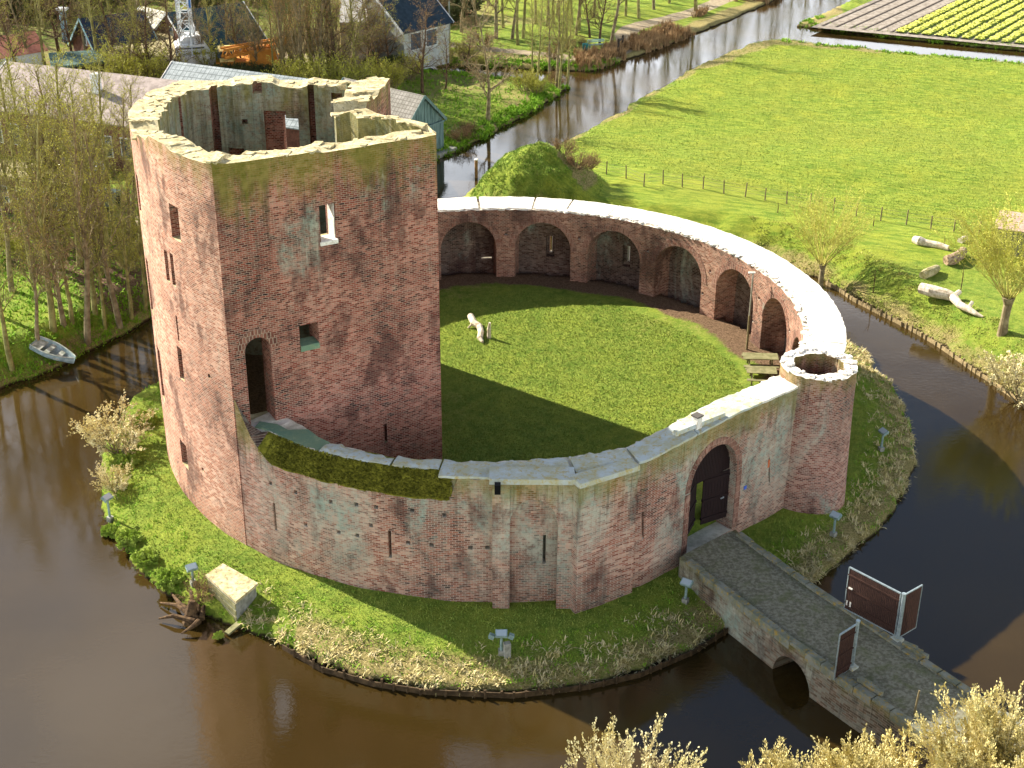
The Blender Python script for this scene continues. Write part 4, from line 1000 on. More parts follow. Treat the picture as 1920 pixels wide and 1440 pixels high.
# timber revetment of the right bank
bk = [(1548, 533), (1575, 548), (1600, 565), (1625, 578), (1650, 591), (1675, 603), (1700, 616), (1730, 633), (1760, 651), (1795, 676), (1830, 701), (1865, 723), (1900, 748), (1935, 775)]
def revet(name, pts, lab, mat, npost=44, cat='revetment', step=None):
    W_ = [G(a, b, WZ) for a, b in pts]; o = empty(name, W_[0], lab, cat); L = [0]
    for a, b in zip(W_, W_[1:]): L.append(L[-1]+(b-a).length)
    def at(s):
        for k in range(len(W_)-1):
            if s <= L[k+1] or k == len(W_)-2: return W_[k].lerp(W_[k+1], (s-L[k])/(L[k+1]-L[k]))
    cb = MB()
    for a, b in zip(W_, W_[1:]): cb.bar(a+Vector((0, 0, .08)), b+Vector((0, 0, .08)), .06, .36)
    cb.build('plank', mat, o)
    for k in range(npost):
        q = at(L[-1]*(k+.5)/npost)+Vector((random.uniform(-.05, .05), random.uniform(-.05, .05), 0)); h = random.uniform(.28, .48)
        MB().tube([q-Vector((0, 0, .4)), q+Vector((random.uniform(-.04, .04), -.03, h))], [.075, .06], 6).build('post', mat, o)
    return o
revet('bank_revetment', bk, 'low timber edging with short posts along the sunny right bank of the moat', simple('pale_timber', 'a08c66', '77684a', 4))
revet('island_edging', [(530, 1217), (600, 1258), (700, 1287), (800, 1302), (960, 1309), (1100, 1293), (1200, 1270), (1300, 1227), (1380, 1176)], 'dark timber edging with short posts along the front bank of the castle island', simple('dark_timber', '5c4a34', '3c3020', 4), 40, 'edging')
# low shelter at the right edge
a, b = G(1862, 428, 1.9), G(1990, 446, 1.9); o = empty('field_shelter', (a.x, a.y, 0), 'low shelter with a pinkish plank roof behind the big yellow willow', 'shed')
cb = MB(); dpt = Vector((1.2, 2.6, .35)); a.z = 1.9; b.z = 1.9
for k in range(9): cb.extr([a+dpt*(k/9)*1, b+dpt*(k/9), b+dpt*((k+.93)/9), a+dpt*((k+.93)/9)], (0, 0, .06))
fixnormals(cb.build('roof', simple('pink_planks', 'c0a08e', 'a0887a', 3), o)); fixnormals(MB().extr([a+Vector((0, .2, -.02)), b+Vector((0, .2, -.02)), b+dpt*.9-Vector((0, 0, .06)), a+dpt*.9-Vector((0, 0, .06))], (0, 0, -1.9)).build('wall', M_wood2, o))

# rowing boat on the left bank
def rowboat(name, bow, stern, wd, lab, mat, matin):
    d = (stern-bow); L = d.length; x = d.normalized(); y = Vector((-x.y, x.x, 0)).normalized(); z = x.cross(y); o = empty(name, (bow+stern)/2, lab, 'rowing boat')
    V = []; F = []; ns = 14
    for k in range(ns+1):
        f = k/ns; wdt = wd/2*(math.sin(min(1, f*1.25+.05)*math.pi/2)**.8)*(1-.18*max(0, f-.6)/.4); sheer = .55+.18*(1-f)**2; keel = .0+.25*(1-f)**3
        c = bow+x*L*f
        for m in range(9):
            a = math.pi*m/8; V.append(c+y*wdt*math.cos(a)+z*(sheer-(sheer-keel)*math.sin(a)**.7))
        for m in range(9):
            a = math.pi*m/8; V.append(c+y*(max(wdt-.05, .005))*math.cos(a)+z*(sheer-(sheer-keel-.05)*math.sin(a)**.7))
    S_ = 18
    for k in range(ns):
        a, b = k*S_, (k+1)*S_
        for m in range(8): F += [(a+m, a+m+1, b+m+1, b+m), (b+9+m, b+9+m+1, a+9+m+1, a+9+m)]
        F += [(a, b, b+9, a+9), (a+8, a+17, b+17, b+8)]
    e = ns*S_
    for m in range(8): F.append((e+m, e+m+1, e+9+m+1, e+9+m))
    F.append(tuple(e+9+m for m in range(9)))
    hull = mk('hull', V, F, mat, o); fixnormals(hull)
    R3 = Matrix((x, y, z)).transposed()
    for f in (.35, .62, .88):
        c = bow+x*L*f+z*.42; MB().box(c, (.3 if f < .8 else .6, wd*.86, .04), M=R3).build('thwart', matin, o)
    cb = MB()
    for s in (-1, 1):
        pts = []
        for k in range(ns+1):
            f = k/ns; wdt = wd/2*(math.sin(min(1, f*1.25+.05)*math.pi/2)**.8)*(1-.18*max(0, f-.6)/.4); pts.append(bow+x*L*f+y*s*wdt+z*(.56+.18*(1-f)**2))
        cb.tube(pts, .035, 6)
    cb.build('gunwale', matin, o); return o
rowboat('rowing_boat', G(136, 688, -1.75), G(62, 652, -.75), 1.5, 'weathered pale grey rowing boat pulled half up the left bank of the moat', simple('old_grey_boat_paint', '9fb0b4', '7d8f90', 3, .7), simple('boat_inside', 'c3c7bb', '8d9585', 4, .8))

# ================================================================== BUILDINGS
M_roof_grey = (lambda t: t.color((lambda c: (t.bump(t.noise(3, 3), .3, .03), c)[1])(t.mix(t.ramp(t.noise(2.0, 5, .7), .4, .62), 'a79a92', '8a8078'))))(NT('fibre_roof', .9, .1))
def tiled(name, a, b, ang, sp=.30, lo='3c3c3c'):
    t = NT(name, .85, .15); u = t.math('ADD', t.math('MULTIPLY', t.x, math.cos(ang)), t.math('MULTIPLY', t.y, math.sin(ang)))
    bt = t.n.new('ShaderNodeTexBrick'); t.l.new(t.comb(u, t.math('MULTIPLY', t.z, 1.3), 0), bt.inputs['Vector']); bt.inputs['Scale'].default_value = 1; bt.inputs['Brick Width'].default_value = sp; bt.inputs['Row Height'].default_value = sp; bt.inputs['Mortar Size'].default_value = .03; bt.offset = 0
    c = t.mix(t.ramp(t.noise(2, 5, .7), .35, .65), a, b); c = t.mix(t.math('MULTIPLY', bt.outputs['Fac'], .8), c, lo); t.bump(bt.outputs['Fac'], -.6, .04); return t.color(c)
M_bw = simple('dark_brick_wall', '7a5244', '5c3e34', 3); M_whitew = simple('white_painted', 'e4e6e4', 'cfd2d0', 2, .6); M_darkw = simple('dark_timber_wall', '4a4036', '332c26', 4)
M_green_bd = (lambda t: t.color(t.mix(t.ramp(t.noise(1.5, 5, .7, t.scalevec(5, 5, .4)), .38, .62), '6f8580', '4c625e')))(NT('grey_green_boards', .85, .15))
M_pane = simple('window_pane', '2c3a44', '3c4c58', 1, .12, spec=.6)
def house(name, r0, r1, halfw, zr, ze, zb, lab, wallm, roofm, cat='house', over=.35, trim=None, windows=(), chimney=None, boards=None):
    """gabled building; r0, r1 ridge ends (xy). windows: (side, t, z, w, h)"""
    r0, r1 = Vector((r0[0], r0[1], 0)), Vector((r1[0], r1[1], 0)); d = (r1-r0).normalized(); n = Vector((d.y, -d.x, 0)); n = -n if n.y > 0 else n
    o = empty(name, (r0+r1)/2+Vector((0, 0, zb)), lab, cat); Z = lambda p, z: Vector((p.x, p.y, z))
    V = [Z(r0+n*halfw, zb), Z(r0+n*halfw, ze), Z(r0, zr), Z(r0-n*halfw, ze), Z(r0-n*halfw, zb)]; L = (r1-r0).length
    cb = MB(); cb.extr(V, d*L); wl = fixnormals(cb.build('wall', wallm, o))
    cb = MB()
    sl = (zr-ze)/halfw
    for s in (1, -1):
        e = n*s*(halfw+over); zz = ze-sl*over
        P = [Z(r0-d*over, zr+.12), Z(r1+d*over, zr+.12), Z(r1+d*over+e, zz+.12), Z(r0-d*over+e, zz+.12)]
        cb.extr(P, (0, 0, -.10))
    ro_ = fixnormals(cb.build('roof', roofm, o))
    if trim:
        for rr_, sg in ((r0, -1), (r1, 1)):
            cb = MB()
            for s in (1, -1): cb.bar(Z(rr_+d*sg*(over+.04), zr+.05), Z(rr_+d*sg*(over+.04)+n*s*(halfw+over), ze-sl*over+.05), .06, .24)
            cb.build('bargeboard', trim, ro_)
    for (side, tt, z, ww, hh) in windows:
        if side in (1, -1): c = r0+d*L*tt+n*side*(halfw+.02); ang = math.atan2(d.y, d.x)
        else: c = (r0 if side == 'a' else r1)+n*tt+d*(-.02 if side == 'a' else .02); ang = math.atan2(n.y, n.x)
        f = MB().box((c.x, c.y, z), (ww+.16, .08, hh+.16), ang).build('window', M_whitew, o); MB().box((c.x, c.y, z), (ww, .12, hh), ang).build('pane', M_pane, f)
    if chimney:
        tt, sd, h, mat = chimney; c = r0+d*L*tt+n*sd; zz = zr-abs(sd)*sl; MB().box((c.x, c.y, zz+h/2-.3), (.6, .6, h+.3), math.atan2(d.y, d.x)).build('chimney', mat, ro_)
    return o
# wooden boathouse
ap = G(797, 182, 3.6); bk_ = G(735, 168, 3.6); rd = (bk_-ap); rd.z = 0; rd.normalize()
bh = house('boathouse', (ap.x+rd.x*.3, ap.y+rd.y*.3), (ap.x+rd.x*9, ap.y+rd.y*9), 2.55, 3.6, 1.2, -2.2, 'grey green wooden boathouse with a tiled roof at the canal edge', M_green_bd, tiled('small_grey_tiles', '9a958c', '807c72', math.atan2(rd.y, rd.x), .34, '5f5a50'), 'boathouse', over=.25, trim=M_green_bd)
gn = Vector((rd.y, -rd.x, 0)); gf = Vector((ap.x, ap.y, 0))-rd*.0
cb = MB(); rb = random.Random(3)
for k in range(13):
    x = -2.4+4.8*(k+.5)/13
    if k in (6,): continue
    top = 3.5-abs(x)*.94; c = gf+gn*x+rd*.27; bot = 1.0
    cb.box((c.x, c.y, (top+bot)/2), (.32+rb.uniform(-.02, .04), .05, top-bot+rb.uniform(-.1, .06)), math.atan2(gn.y, gn.x))
cb.build('upper_boarding', M_green_bd, bh)
cb = MB()
for k in range(13):
    x = -2.5+5.0*(k+.5)/13; c = gf+gn*x+rd*.15; cb.box((c.x, c.y, -.45), (.375, .06, 2.7), math.atan2(gn.y, gn.x))
cb.bar(gf-gn*2.6+rd*.1+Vector((0, 0, .95)), gf+gn*2.6+rd*.1+Vector((0, 0, .95)), .12, .12); cb.build('lower_boarding', M_green_bd, bh)
cb = MB(); cb.extr([gf-gn*3.2-rd*.6+Vector((0, 0, -1.5)), gf+gn*3.4-rd*.6+Vector((0, 0, -1.5)), gf+gn*3.4+rd*.3+Vector((0, 0, -1.5)), gf-gn*3.2+rd*.3+Vector((0, 0, -1.5))], (0, 0, -.6)); fixnormals(cb.build('quay', M_concrete, bh))
# long barn with pinkish roof
a, b = G(20, 118, 6.2), G(330, 153, 6.2)
house('farm_barn', a, b, 5.2, 6.2, 4.0, 0, 'long barn with a pinkish grey sheet roof seen behind the left grove', M_bw, (lambda t: t.color(t.mix(t.ramp(t.noise(1.6, 6, .75), .38, .62), 'a89a92', '8a7e76')))(NT('pink_sheet_roof', .9, .1)), 'barn', trim=M_cop_w,
      windows=[(1, .12+.11*k, 2.0, .8, 1.6) for k in range(8)], chimney=(.62, 2.2, 1.7, M_whitew))
# outbuilding with a flat roof in front of it
def flatbox(name, pts, z0, z1, lab, cat, wallm, roofm, rim=.25, wins=()):
    P = [Vector((p[0], p[1], 0)) for p in pts]; c = sum(P, Vector())/len(P); o = empty(name, (c.x, c.y, z0), lab, cat)
    fixnormals(MB().prism([tuple(p[:2]) for p in P], z0, z1).build('wall', wallm, o))
    Q = [c+(p-c)*(1+rim/(p-c).length) for p in P]; fixnormals(MB().prism([tuple(p[:2]) for p in Q], z1+.002, z1+.22).build('roof', roofm, o))
    for (i, tt, z, ww, hh) in wins:
        A, B = P[i], P[(i+1) % len(P)]; d = (B-A).normalized(); q = A.lerp(B, tt); nn_ = Vector((d.y, -d.x, 0)); nn_ = -nn_ if (q+nn_-c).length < (q-nn_-c).length else nn_
        q = q+nn_*.03; f = MB().box((q.x, q.y, z), (ww+.16, .08, hh+.16), math.atan2(d.y, d.x)).build('window', M_whitew, o); MB().box((q.x, q.y, z), (ww, .12, hh), math.atan2(d.y, d.x)).build('pane', M_pane, f)
    return o
M_froof = lich('gravel_roof', 'b3a780', '9c9068', '7c7650', 1.2)
q = [G(-60, 325, 2.8), G(120, 350, 2.8), G(172, 338, 2.8), G(140, 322, 2.8), G(-40, 300, 2.8)]
flatbox('garage', [tuple(p[:2]) for p in q], 0, 2.8, 'low garage with a flat beige roof behind the trunks of the left grove', 'garage', M_bw, M_froof, wins=[(0, .3, 1.6, 1.6, 1.2), (0, .6, 1.6, 1.6, 1.2), (0, .85, 1.6, 1.0, 1.2)])
# long grey tiled roof behind the keep
a, b = G(330, 118, 5.2), G(640, 158, 5.2)
house('tiled_shed', a, b, 4.2, 5.2, 2.6, 0, 'long shed with a grey corrugated roof showing above the rear rim of the keep', M_bw, tiled('corrugated_grey', 'a3aaaa', '858c8c', math.atan2((b-a).y, (b-a).x), .42, '5d6464'), 'shed', trim=M_cop_w)
# dark roofed houses further back
a, b = G(155, 36, 5.0), G(262, 22, 5.0)
house('blue_roofed_house', a, b, 3.9, 5.0, 1.9, 0, 'dark blue roofed house with a brick gable at the upper left', M_bw, simple('dark_blue_slate', '27404e', '31304a', 2, .6), trim=simple('pale_blue_trim', '9fc4cc'), windows=[('a', 0, 3.0, .7, .9)])
a, b = G(318, 25, 5.0), G(450, 6, 5.0)
house('white_trimmed_house', a, b, 4.6, 5.0, 2.1, 0, 'dark roofed house with white bargeboards and a dormer behind the white motor yacht', M_bw, simple('teal_slate', '1f3c4a', '2b4a4c', 2, .6), trim=M_whitew, windows=[('a', 0, 3.2, .8, .8), (1, .45, 1.3, 2.4, 1.1), (1, .75, 1.3, 1.6, 1.1)])
a, b = G(268, 14, 4.4), G(310, 24, 4.4)
house('small_annex', a, b, 2.4, 4.4, 2.6, 0, 'small annex with a pale roof and white windows left of the white trimmed house', M_bw, simple('pale_sheet', 'c9c2b0', 'b3ab98', 2, .7), trim=M_whitew, windows=[(1, .3, 1.9, .9, 1.2), (1, .75, 1.9, .9, 1.2)])
q = [G(205, 118, 2.6), G(330, 118, 2.6), G(320, 62, 2.6), G(205, 74, 2.6)]
flatbox('low_workshop', [tuple(p[:2]) for p in q], 0, 2.6, 'low workshop with a wide flat tan roof in front of the blue roofed house', 'workshop', M_darkw, M_froof)
q = [G(100, 130, 2.6), G(195, 118, 2.6), G(190, 98, 2.6), G(95, 104, 2.6)]
flatbox('teal_shed', [tuple(p[:2]) for p in q], 0, 2.6, 'dark teal flat roofed shed behind the long barn ridge', 'shed', M_darkw, simple('teal_felt', '4c6660', '3d544e', 1.5, .85))
a, b = G(-60, 92, 3.0), G(60, 72, 3.0)
house('red_roofed_stable', a, b, 2.2, 3.6, 2.4, 0, 'low stable with a salmon red tiled roof at the far left edge', M_whitew, simple('salmon_tiles', 'c98a78', 'b37464', 3), 'stable')
q = [G(638, 45, 4.2), G(688, 45, 4.2), G(690, -30, 4.2), G(640, -30, 4.2)]
flatbox('grey_hall', [tuple(p[:2]) for p in q], -1.4, 4.2, 'plain grey hall wall at the top edge behind the tan poplars', 'hall', simple('warm_grey_render', '958c84', '857c74', 1), simple('grey_felt', '8a8680'))
a, b = G(705, 8, 5.0), G(790, -10, 5.0)
house('white_gabled_house', a, b, 4.0, 6.0, 3.0, -1.4, 'dark roofed house with a white end wall at the top edge', simple('off_white_render', 'b4b8b4', 'a2a6a2'), simple('black_roof', '24323c', '2e3d48', 2), trim=M_whitew, windows=[(1, .25, 1.7, 1.4, 1.6), (1, .6, 1.7, 1.4, 1.6)])
q = [G(690, 38, 2.4), G(718, 20, 2.4), G(735, 30, 2.4), G(705, 48, 2.4)]
o = empty('carport', G(710, 45, 0), 'white flat roofed carport on thin posts in front of the dark roofed house', 'carport'); fixnormals(MB().prism([tuple(p[:2]) for p in q], 2.4, 2.6).build('roof', M_whitew, o))
for p in q: MB().tube([Vector((p.x, p.y, -1.4)), Vector((p.x, p.y, 2.4))], .07, 6).build('post', M_whitew, o)
p = G(124, 78, 0); o = empty('chimney_stack', p, 'pale blue flue with a white cap left of the blue roofed house', 'chimney'); MB().tube([p, p+Vector((0, 0, 3.3))], .35, 10).build('flue', simple('pale_blue_steel', '7f9fae', '6c8a98', 2, .5), o); MB().box(p+Vector((0, 0, 3.4)), (1.1, 1.1, .2)).build('cap', M_whitew, o)

# lattice crane mast
p = G(356, 138, 0); o = empty('crane_mast', p, 'tall white and blue lattice crane mast rising out of the top of the photo', 'crane')
M_cr = simple('white_steel', 'e3e8ea', 'cfd6da', 3, .5); M_crb = simple('blue_steel', '3f74b4', rough=.5); s_ = .55
for sx in (-1, 1):
    for sy in (-1, 1): MB().bar(p+Vector((sx*s_, sy*s_, 0)), p+Vector((sx*s_, sy*s_, 22)), .16).build('chord', M_cr, o)
cb = MB(); z = 0
while z < 21.5:
    for (ax, ay, bx, by) in ((-1, -1, 1, -1), (1, -1, 1, 1), (1, 1, -1, 1), (-1, 1, -1, -1)): cb.bar(p+Vector((ax*s_, ay*s_, z)), p+Vector((bx*s_, by*s_, z+1.0)), .08); cb.bar(p+Vector((ax*s_, ay*s_, z)), p+Vector((bx*s_, by*s_, z)), .08)
    z += 1.0
cb.build('lattice', M_cr, o); MB().box(p+Vector((s_+.12, -s_, 14)), (.3, .1, 15)).build('sign_board', M_crb, o); MB().box(p+Vector((-.9, -.3, 7.6)), (1.6, .7, .15)).build('platform', M_cr, o)
MB().box(p+Vector((0, 0, .25)), (2.2, 2.2, .5)).build('base', M_concrete, o)
# white motor yacht on the yard
yc = G(345, 132, 0); o = empty('motor_yacht', yc, 'large white motor yacht laid up on land beside the crane mast', 'boat')
a, b = G(283, 116, 1.3), G(402, 108, 1.3); x = (b-a); x.z = 0; L = x.length; x.normalize(); y = Vector((-x.y, x.x, 0))
def loft(secs, name, mat, parent):
    V = []; F = []
    for (c, hw_, z0, z1) in secs: V += [c-y*hw_*.55+Vector((0, 0, z0)), c-y*hw_+Vector((0, 0, z1)), c+y*hw_+Vector((0, 0, z1)), c+y*hw_*.55+Vector((0, 0, z0))]
    n = len(secs)
    for k in range(n-1):
        for j in range(4): F.append((k*4+j, k*4+(j+1) % 4, (k+1)*4+(j+1) % 4, (k+1)*4+j))
    F += [(3, 2, 1, 0), ((n-1)*4, (n-1)*4+1, (n-1)*4+2, (n-1)*4+3)]
    return fixnormals(mk(name, V, F, mat, parent))
A = Vector((a.x, a.y, 0)); M_yw = simple('white_gelcoat', 'f2f2f0', 'e4e6e8', 1, .35, spec=.5)
loft([(A+x*L*f, h_, z0, z1) for f, h_, z0, z1 in [(0, .05, 1.9, 2.3), (.12, .75, 1.2, 2.25), (.3, 1.4, .8, 2.1), (.6, 1.7, .6, 2.0), (1, 1.6, .7, 2.0)]], 'hull', M_yw, o)
cab = loft([(A+x*L*f, h_, 2.0, z1) for f, h_, z1 in [(.22, .7, 2.1), (.42, 1.2, 2.9), (.85, 1.25, 2.95), (.93, 1.2, 2.3)]], 'cabin', M_yw, o)
loft([(A+x*L*f, h_, 2.35, 2.7) for f, h_ in [(.44, 1.26), (.84, 1.30)]], 'cabin_window', M_pane, cab)
loft([(A+x*L*f, h_, 2.95, z1) for f, h_, z1 in [(.45, .9, 3.0), (.55, 1.0, 3.7), (.8, 1.0, 3.7)]], 'flybridge', M_yw, o)
MB().tube([A+x*L*.7-y*1+Vector((0, 0, 3)), A+x*L*.72-y*.9+Vector((0, 0, 4.6)), A+x*L*.72+y*.9+Vector((0, 0, 4.6)), A+x*L*.7+y*1+Vector((0, 0, 3))], .07, 6).build('radar_arch', M_yw, o)
cb = MB()
for f in (.3, .8): c = A+x*L*f; cb.box((c.x, c.y, .45), (.3, 2.4, .9), math.atan2(x.y, x.x))
cb.build('cradle', M_bw, o)
# orange crane boom lying on the yard, with its machine
M_or = simple('orange_paint', 'c98a3c', 'b87830', 2, .7)
a, b = G(418, 108, 2.0), G(535, 80, 2.6); o = empty('orange_boom', (a.x, a.y, 0), 'long orange crane boom laid across the yard right of the crane mast', 'crane boom')
u_ = (b-a).normalized(); v_ = Vector((-u_.y, u_.x, 0)).normalized()
for s, zz in ((-.4, 0), (.4, 0), (-.4, .8), (.4, .8)): MB().bar(a+v_*s+Vector((0, 0, zz)), b+v_*s*.6+Vector((0, 0, zz*.6)), .2).build('chord', M_or, o)
cb = MB(); n = 16
for k in range(n):
    P = a.lerp(b, k/n); Q = a.lerp(b, (k+1)/n); s = .4 if k % 2 else -.4; cb.bar(P+v_*s, Q-v_*s, .1); cb.bar(P+v_*.4+Vector((0, 0, .8*(1-k/n*.4) if k % 2 else 0)), Q+v_*.4+Vector((0, 0, 0 if k % 2 else .7)), .1); cb.bar(P-v_*.4+Vector((0, 0, .75 if k % 2 else 0)), Q-v_*.4+Vector((0, 0, 0 if k % 2 else .7)), .1)
cb.build('lattice', M_or, o)
c = G(470, 136, 0); o = empty('mobile_crane', c, 'orange mobile crane carrier with a dark cab parked below the long orange boom', 'mobile crane')
MB().box(c+Vector((0, 0, 1.1)), (6.5, 2.4, .6), .25).build('chassis', M_or, o); MB().box(c+Vector((1.2, .3, 1.9)), (2.6, 2.2, 1.1), .25).build('engine_house', M_or, o); cbn = MB().box(c+Vector((-2.2, -.5, 1.95)), (1.3, 1.9, 1.2), .25).build('cab', simple('pale_yellow_paint', 'e4cf8a', rough=.5), o)
MB().box(c+Vector((-2.3, -.55, 2.1)), (1.36, 1.96, .6), .25).build('window', M_pane, cbn)
for k in range(4):
    for s in (-1, 1):
        q = c+Matrix.Rotation(.25, 3, 'Z') @ Vector((-2.4+1.6*k, s*1.1, .5)); yv = Matrix.Rotation(.25, 3, 'Z') @ Vector((0, .18, 0)); MB().tube([q-yv, q+yv], .5, 12).build('wheel', simple('tyre', '1c1c1e') if k+s == -1 else bpy.data.materials['tyre'], o)
# parked cars
def car(loc, rz, lab, col):
    o = empty('parked_car', loc, lab, 'car', 'cars parked behind the left grove', rz); m = simple('car_paint', col, rough=.3, spec=.5)
    def sec(P, nm, mat, par): 
        V = []; F = []
        for (xx, hw_, z0, z1) in P: V += [(xx, -hw_, z0), (xx, -hw_*.92, z1), (xx, hw_*.92, z1), (xx, hw_, z0)]
        n = len(P)
        for k in range(n-1):
            for j in range(4): F.append((k*4+j, k*4+(j+1) % 4, (k+1)*4+(j+1) % 4, (k+1)*4+j))
        F += [(3, 2, 1, 0), ((n-1)*4, (n-1)*4+1, (n-1)*4+2, (n-1)*4+3)]; return fixnormals(mk(nm, V, F, mat, par, world=False))
    b = sec([(-2.15, .7, .4, .7), (-2.0, .85, .25, .85), (-.9, .88, .22, .95), (1.2, .88, .22, .98), (2.0, .85, .25, .92), (2.15, .75, .4, .8)], 'body', m, o)
    sec([(-1.15, .72, .95, .97), (-.5, .66, .95, 1.42), (.9, .66, .97, 1.45), (1.7, .7, .97, .99)], 'window', M_pane, b); sec([(-.42, .60, 1.4, 1.47), (.85, .60, 1.4, 1.5)], 'roof', m, b)
    for xx in (-1.35, 1.35):
        for s in (-1, 1): MB().tube([(xx, s*.72, .32), (xx, s*.9, .32)], .32, 14).build('wheel', bpy.data.materials['tyre'], o, world=False)
    for s in (-1, 1): MB().box((-2.12, s*.6, .66), (.1, .3, .14)).build('headlight', M_glass, o, world=False)
    return o
g_ = G(146, 330, 0); car((g_.x, g_.y, 0), R_(195), 'white car parked by the flat beige garage, seen between the trunks', 'eef0f0')
g_ = G(185, 390, 0); car((g_.x, g_.y, 0), R_(250), 'dark green car with pale trim beside the road behind the grove', '3c4c48')
g_ = G(12, 392, 0); car((g_.x, g_.y, 0), R_(10), 'silver white car cut off at the far left edge on the road', 'd9dde4')
# park furniture
p = GG(843, 80); o = empty('street_lamp', p, 'slim street lamp with a white disc head beside the footpath above the boathouse', 'street lamp'); MB().tube([p, p+Vector((0, 0, 6.0))], [.1, .07], 8).build('pole', simple('green_grey_pole', '8d948c'), o); MB().tube([p+Vector((0, 0, 6.0)), p+Vector((0, 0, 6.25)), p+Vector((0, 0, 6.4))], [.1, .55, .15], 12).build('lamp_head', M_whitew, o)
p = GG(1118, 91); o = empty('park_bench', p, 'pale green park bench beside the gravel path at the canal bend', 'bench', None, .25); M_bg = simple('pale_green_paint', 'a9c9b8', '8fb0a0', 4, .6)
for z_, y_, t_ in ((.45, 0, 0), (.45, .16, 0), (.45, -.16, 0)): MB().box((0, y_, z_), (1.9, .13, .05)).build('seat_board', M_bg, o, world=False)
for z_ in (.7, .88): MB().box((0, .30, z_), (1.9, .05, .13)).build('backrest_board', M_bg, o, world=False)
for s in (-1, 1): MB().box((s*.75, .02, .22), (.07, .5, .45)).build('leg', M_bg, o, world=False)
p = GG(1097, 102); o = empty('litter_bin', p, 'dark teal litter bin on a post left of the park bench', 'bin'); MB().tube([p, p+Vector((0, 0, .5))], .05, 6).build('post', M_darkw, o); MB().tube([p+Vector((0, 0, .45)), p+Vector((0, 0, 1.15))], [.28, .32], 12).build('bin_body', simple('teal_plastic', '23605c'), o)
a, b = GG(1159, 99), GG(1167, 92); o = empty('path_barrier', a, 'dark wooden two post barrier at the edge of the gravel path by the canal', 'barrier')
for q in (a, b): MB().tube([q, q+Vector((0, 0, 1.5))], .12, 8).build('post', M_darkw, o)
MB().bar(a+Vector((0, 0, 1.2)), b+Vector((0, 0, 1.2)), .08, .16).build('rail', M_darkw, o)
p = G(752+140, 325, WZ); p = G(893, 333, WZ); o = empty('mooring_post', p, 'wooden mooring post standing in the canal left of the grassy mound', 'post'); MB().tube([p, p+Vector((0, 0, 1.5))], .13, 8).build('pole', simple('brown_post', 'a07c50', '7c5c3a', 4), o); MB().tube([p+Vector((0, 0, 1.5)), p+Vector((0, 0, 1.6))], .16, 8).build('cap', M_cop_w, o)

# ================================================================== BULB FIELD
q0, q1, q2, q3 = G(1520, 53, -1.5), G(1700, 70, -1.5), G(1935, 92, -1.5), G(2100, 108, -1.5)
rowd = (G(1800, 0, -1.5)-G(1677, 60, -1.5)); rowd.z = 0; rowd.normalize(); rw = (q3-q0); rw.z = 0; wl_ = rw.length; rw.normalize()
t = NT('bulb_soil', .95, .1); cS = t.mix(t.ramp(t.noise(1.4, 6, .7), .4, .62), '9c9286', '7c7266'); t.bump(t.noise(5, 4), .6, .05); t.color(cS)
P = [q0+Vector((0, 0, .12)), q3+Vector((0, 0, .12)), q3+rowd*70+Vector((0, 0, .12)), q0+rowd*70+Vector((0, 0, .12))]
sf = MB().add(P, [(0, 1, 2, 3)]).build('bulb_field', t.m); tag(sf, kind='structure')
def ridge(cb, s, wd, h, mat=None, L=60, st_=.0):
    c0 = q0+rw*s+rowd*(1.2+st_); n = 40; perp = rw; V = []; F = []
    for k in range(n+1):
        c = c0+rowd*(L*k/n); V += [c-perp*wd/2+Vector((0, 0, .13)), c-perp*wd*.3+Vector((0, 0, .13+h)), c+perp*wd*.3+Vector((0, 0, .13+h)), c+perp*wd/2+Vector((0, 0, .13))]
    for k in range(n):
        for j in range(3): F.append((k*4+j, k*4+j+1, k*4+5+j, k*4+4+j))
    cb.add(V, F)
sN = (G(1677, 62, -1.5)-q0).dot(rw)
M_furrow = simple('dark_furrow', '5c5148', '463d34', 3); M_bed = simple('green_bed', '7d8f3a', '5f7430', 3); M_flower = simple('pale_yellow_flowers', 'e8e478', 'c9cf52', 6, .8, .4)
k = 0; s = .8
while s < sN-.5:
    cb = MB(); ridge(cb, s, .34, .05); tag(cb.build('furrow', M_furrow), 'dark furrow between bare beds, number %s from the canal corner' % (['one', 'two', 'three', 'four', 'five', 'six', 'seven', 'eight', 'nine', 'ten', 'eleven', 'twelve'][min(k, 11)]), 'furrow', 'furrows of the bare bulb beds'); s += 1.55; k += 1
rf = random.Random(6); s = sN+.3; k = 0
while s < wl_ and k < 26:
    cb = MB(); ridge(cb, s, 1.05, .16); bed = empty('flower_row', q0+rw*s+Vector((0, 0, .12)), 'row of pale yellow flowers, %s from the bare beds' % (['first', 'second', 'third', 'fourth', 'fifth', 'sixth', 'seventh', 'eighth', 'ninth', 'tenth', 'eleventh', 'twelfth', 'thirteenth', 'fourteenth', 'fifteenth', 'sixteenth', 'seventeenth', 'eighteenth', 'nineteenth', 'twentieth', 'twenty-first', 'twenty-second', 'twenty-third', 'twenty-fourth', 'twenty-fifth', 'twenty-sixth'][k]), 'flower row', 'rows of yellow flowers'); cb.build('bed', M_bed, bed)
    n = 3200; V = []; F = []
    for j in range(n):
        c = q0+rw*(s+rf.uniform(-.42, .42))+rowd*(1.2+rf.uniform(0, 56)); z_ = q0.z+.13+rf.uniform(.12, .32); r_ = rf.uniform(.05, .11); a = rf.uniform(0, 3.14); ux = Vector((math.cos(a), math.sin(a), rf.uniform(-.4, .4)))*r_; uy = Vector((-math.sin(a), math.cos(a), rf.uniform(-.4, .4)))*r_; c.z = z_
        m = len(V); V += [c-ux-uy, c+ux-uy, c+ux+uy, c-ux+uy]; F.append((m, m+1, m+2, m+3))
    mk('blossom', V, F, M_flower, bed); s += 1.42; k += 1

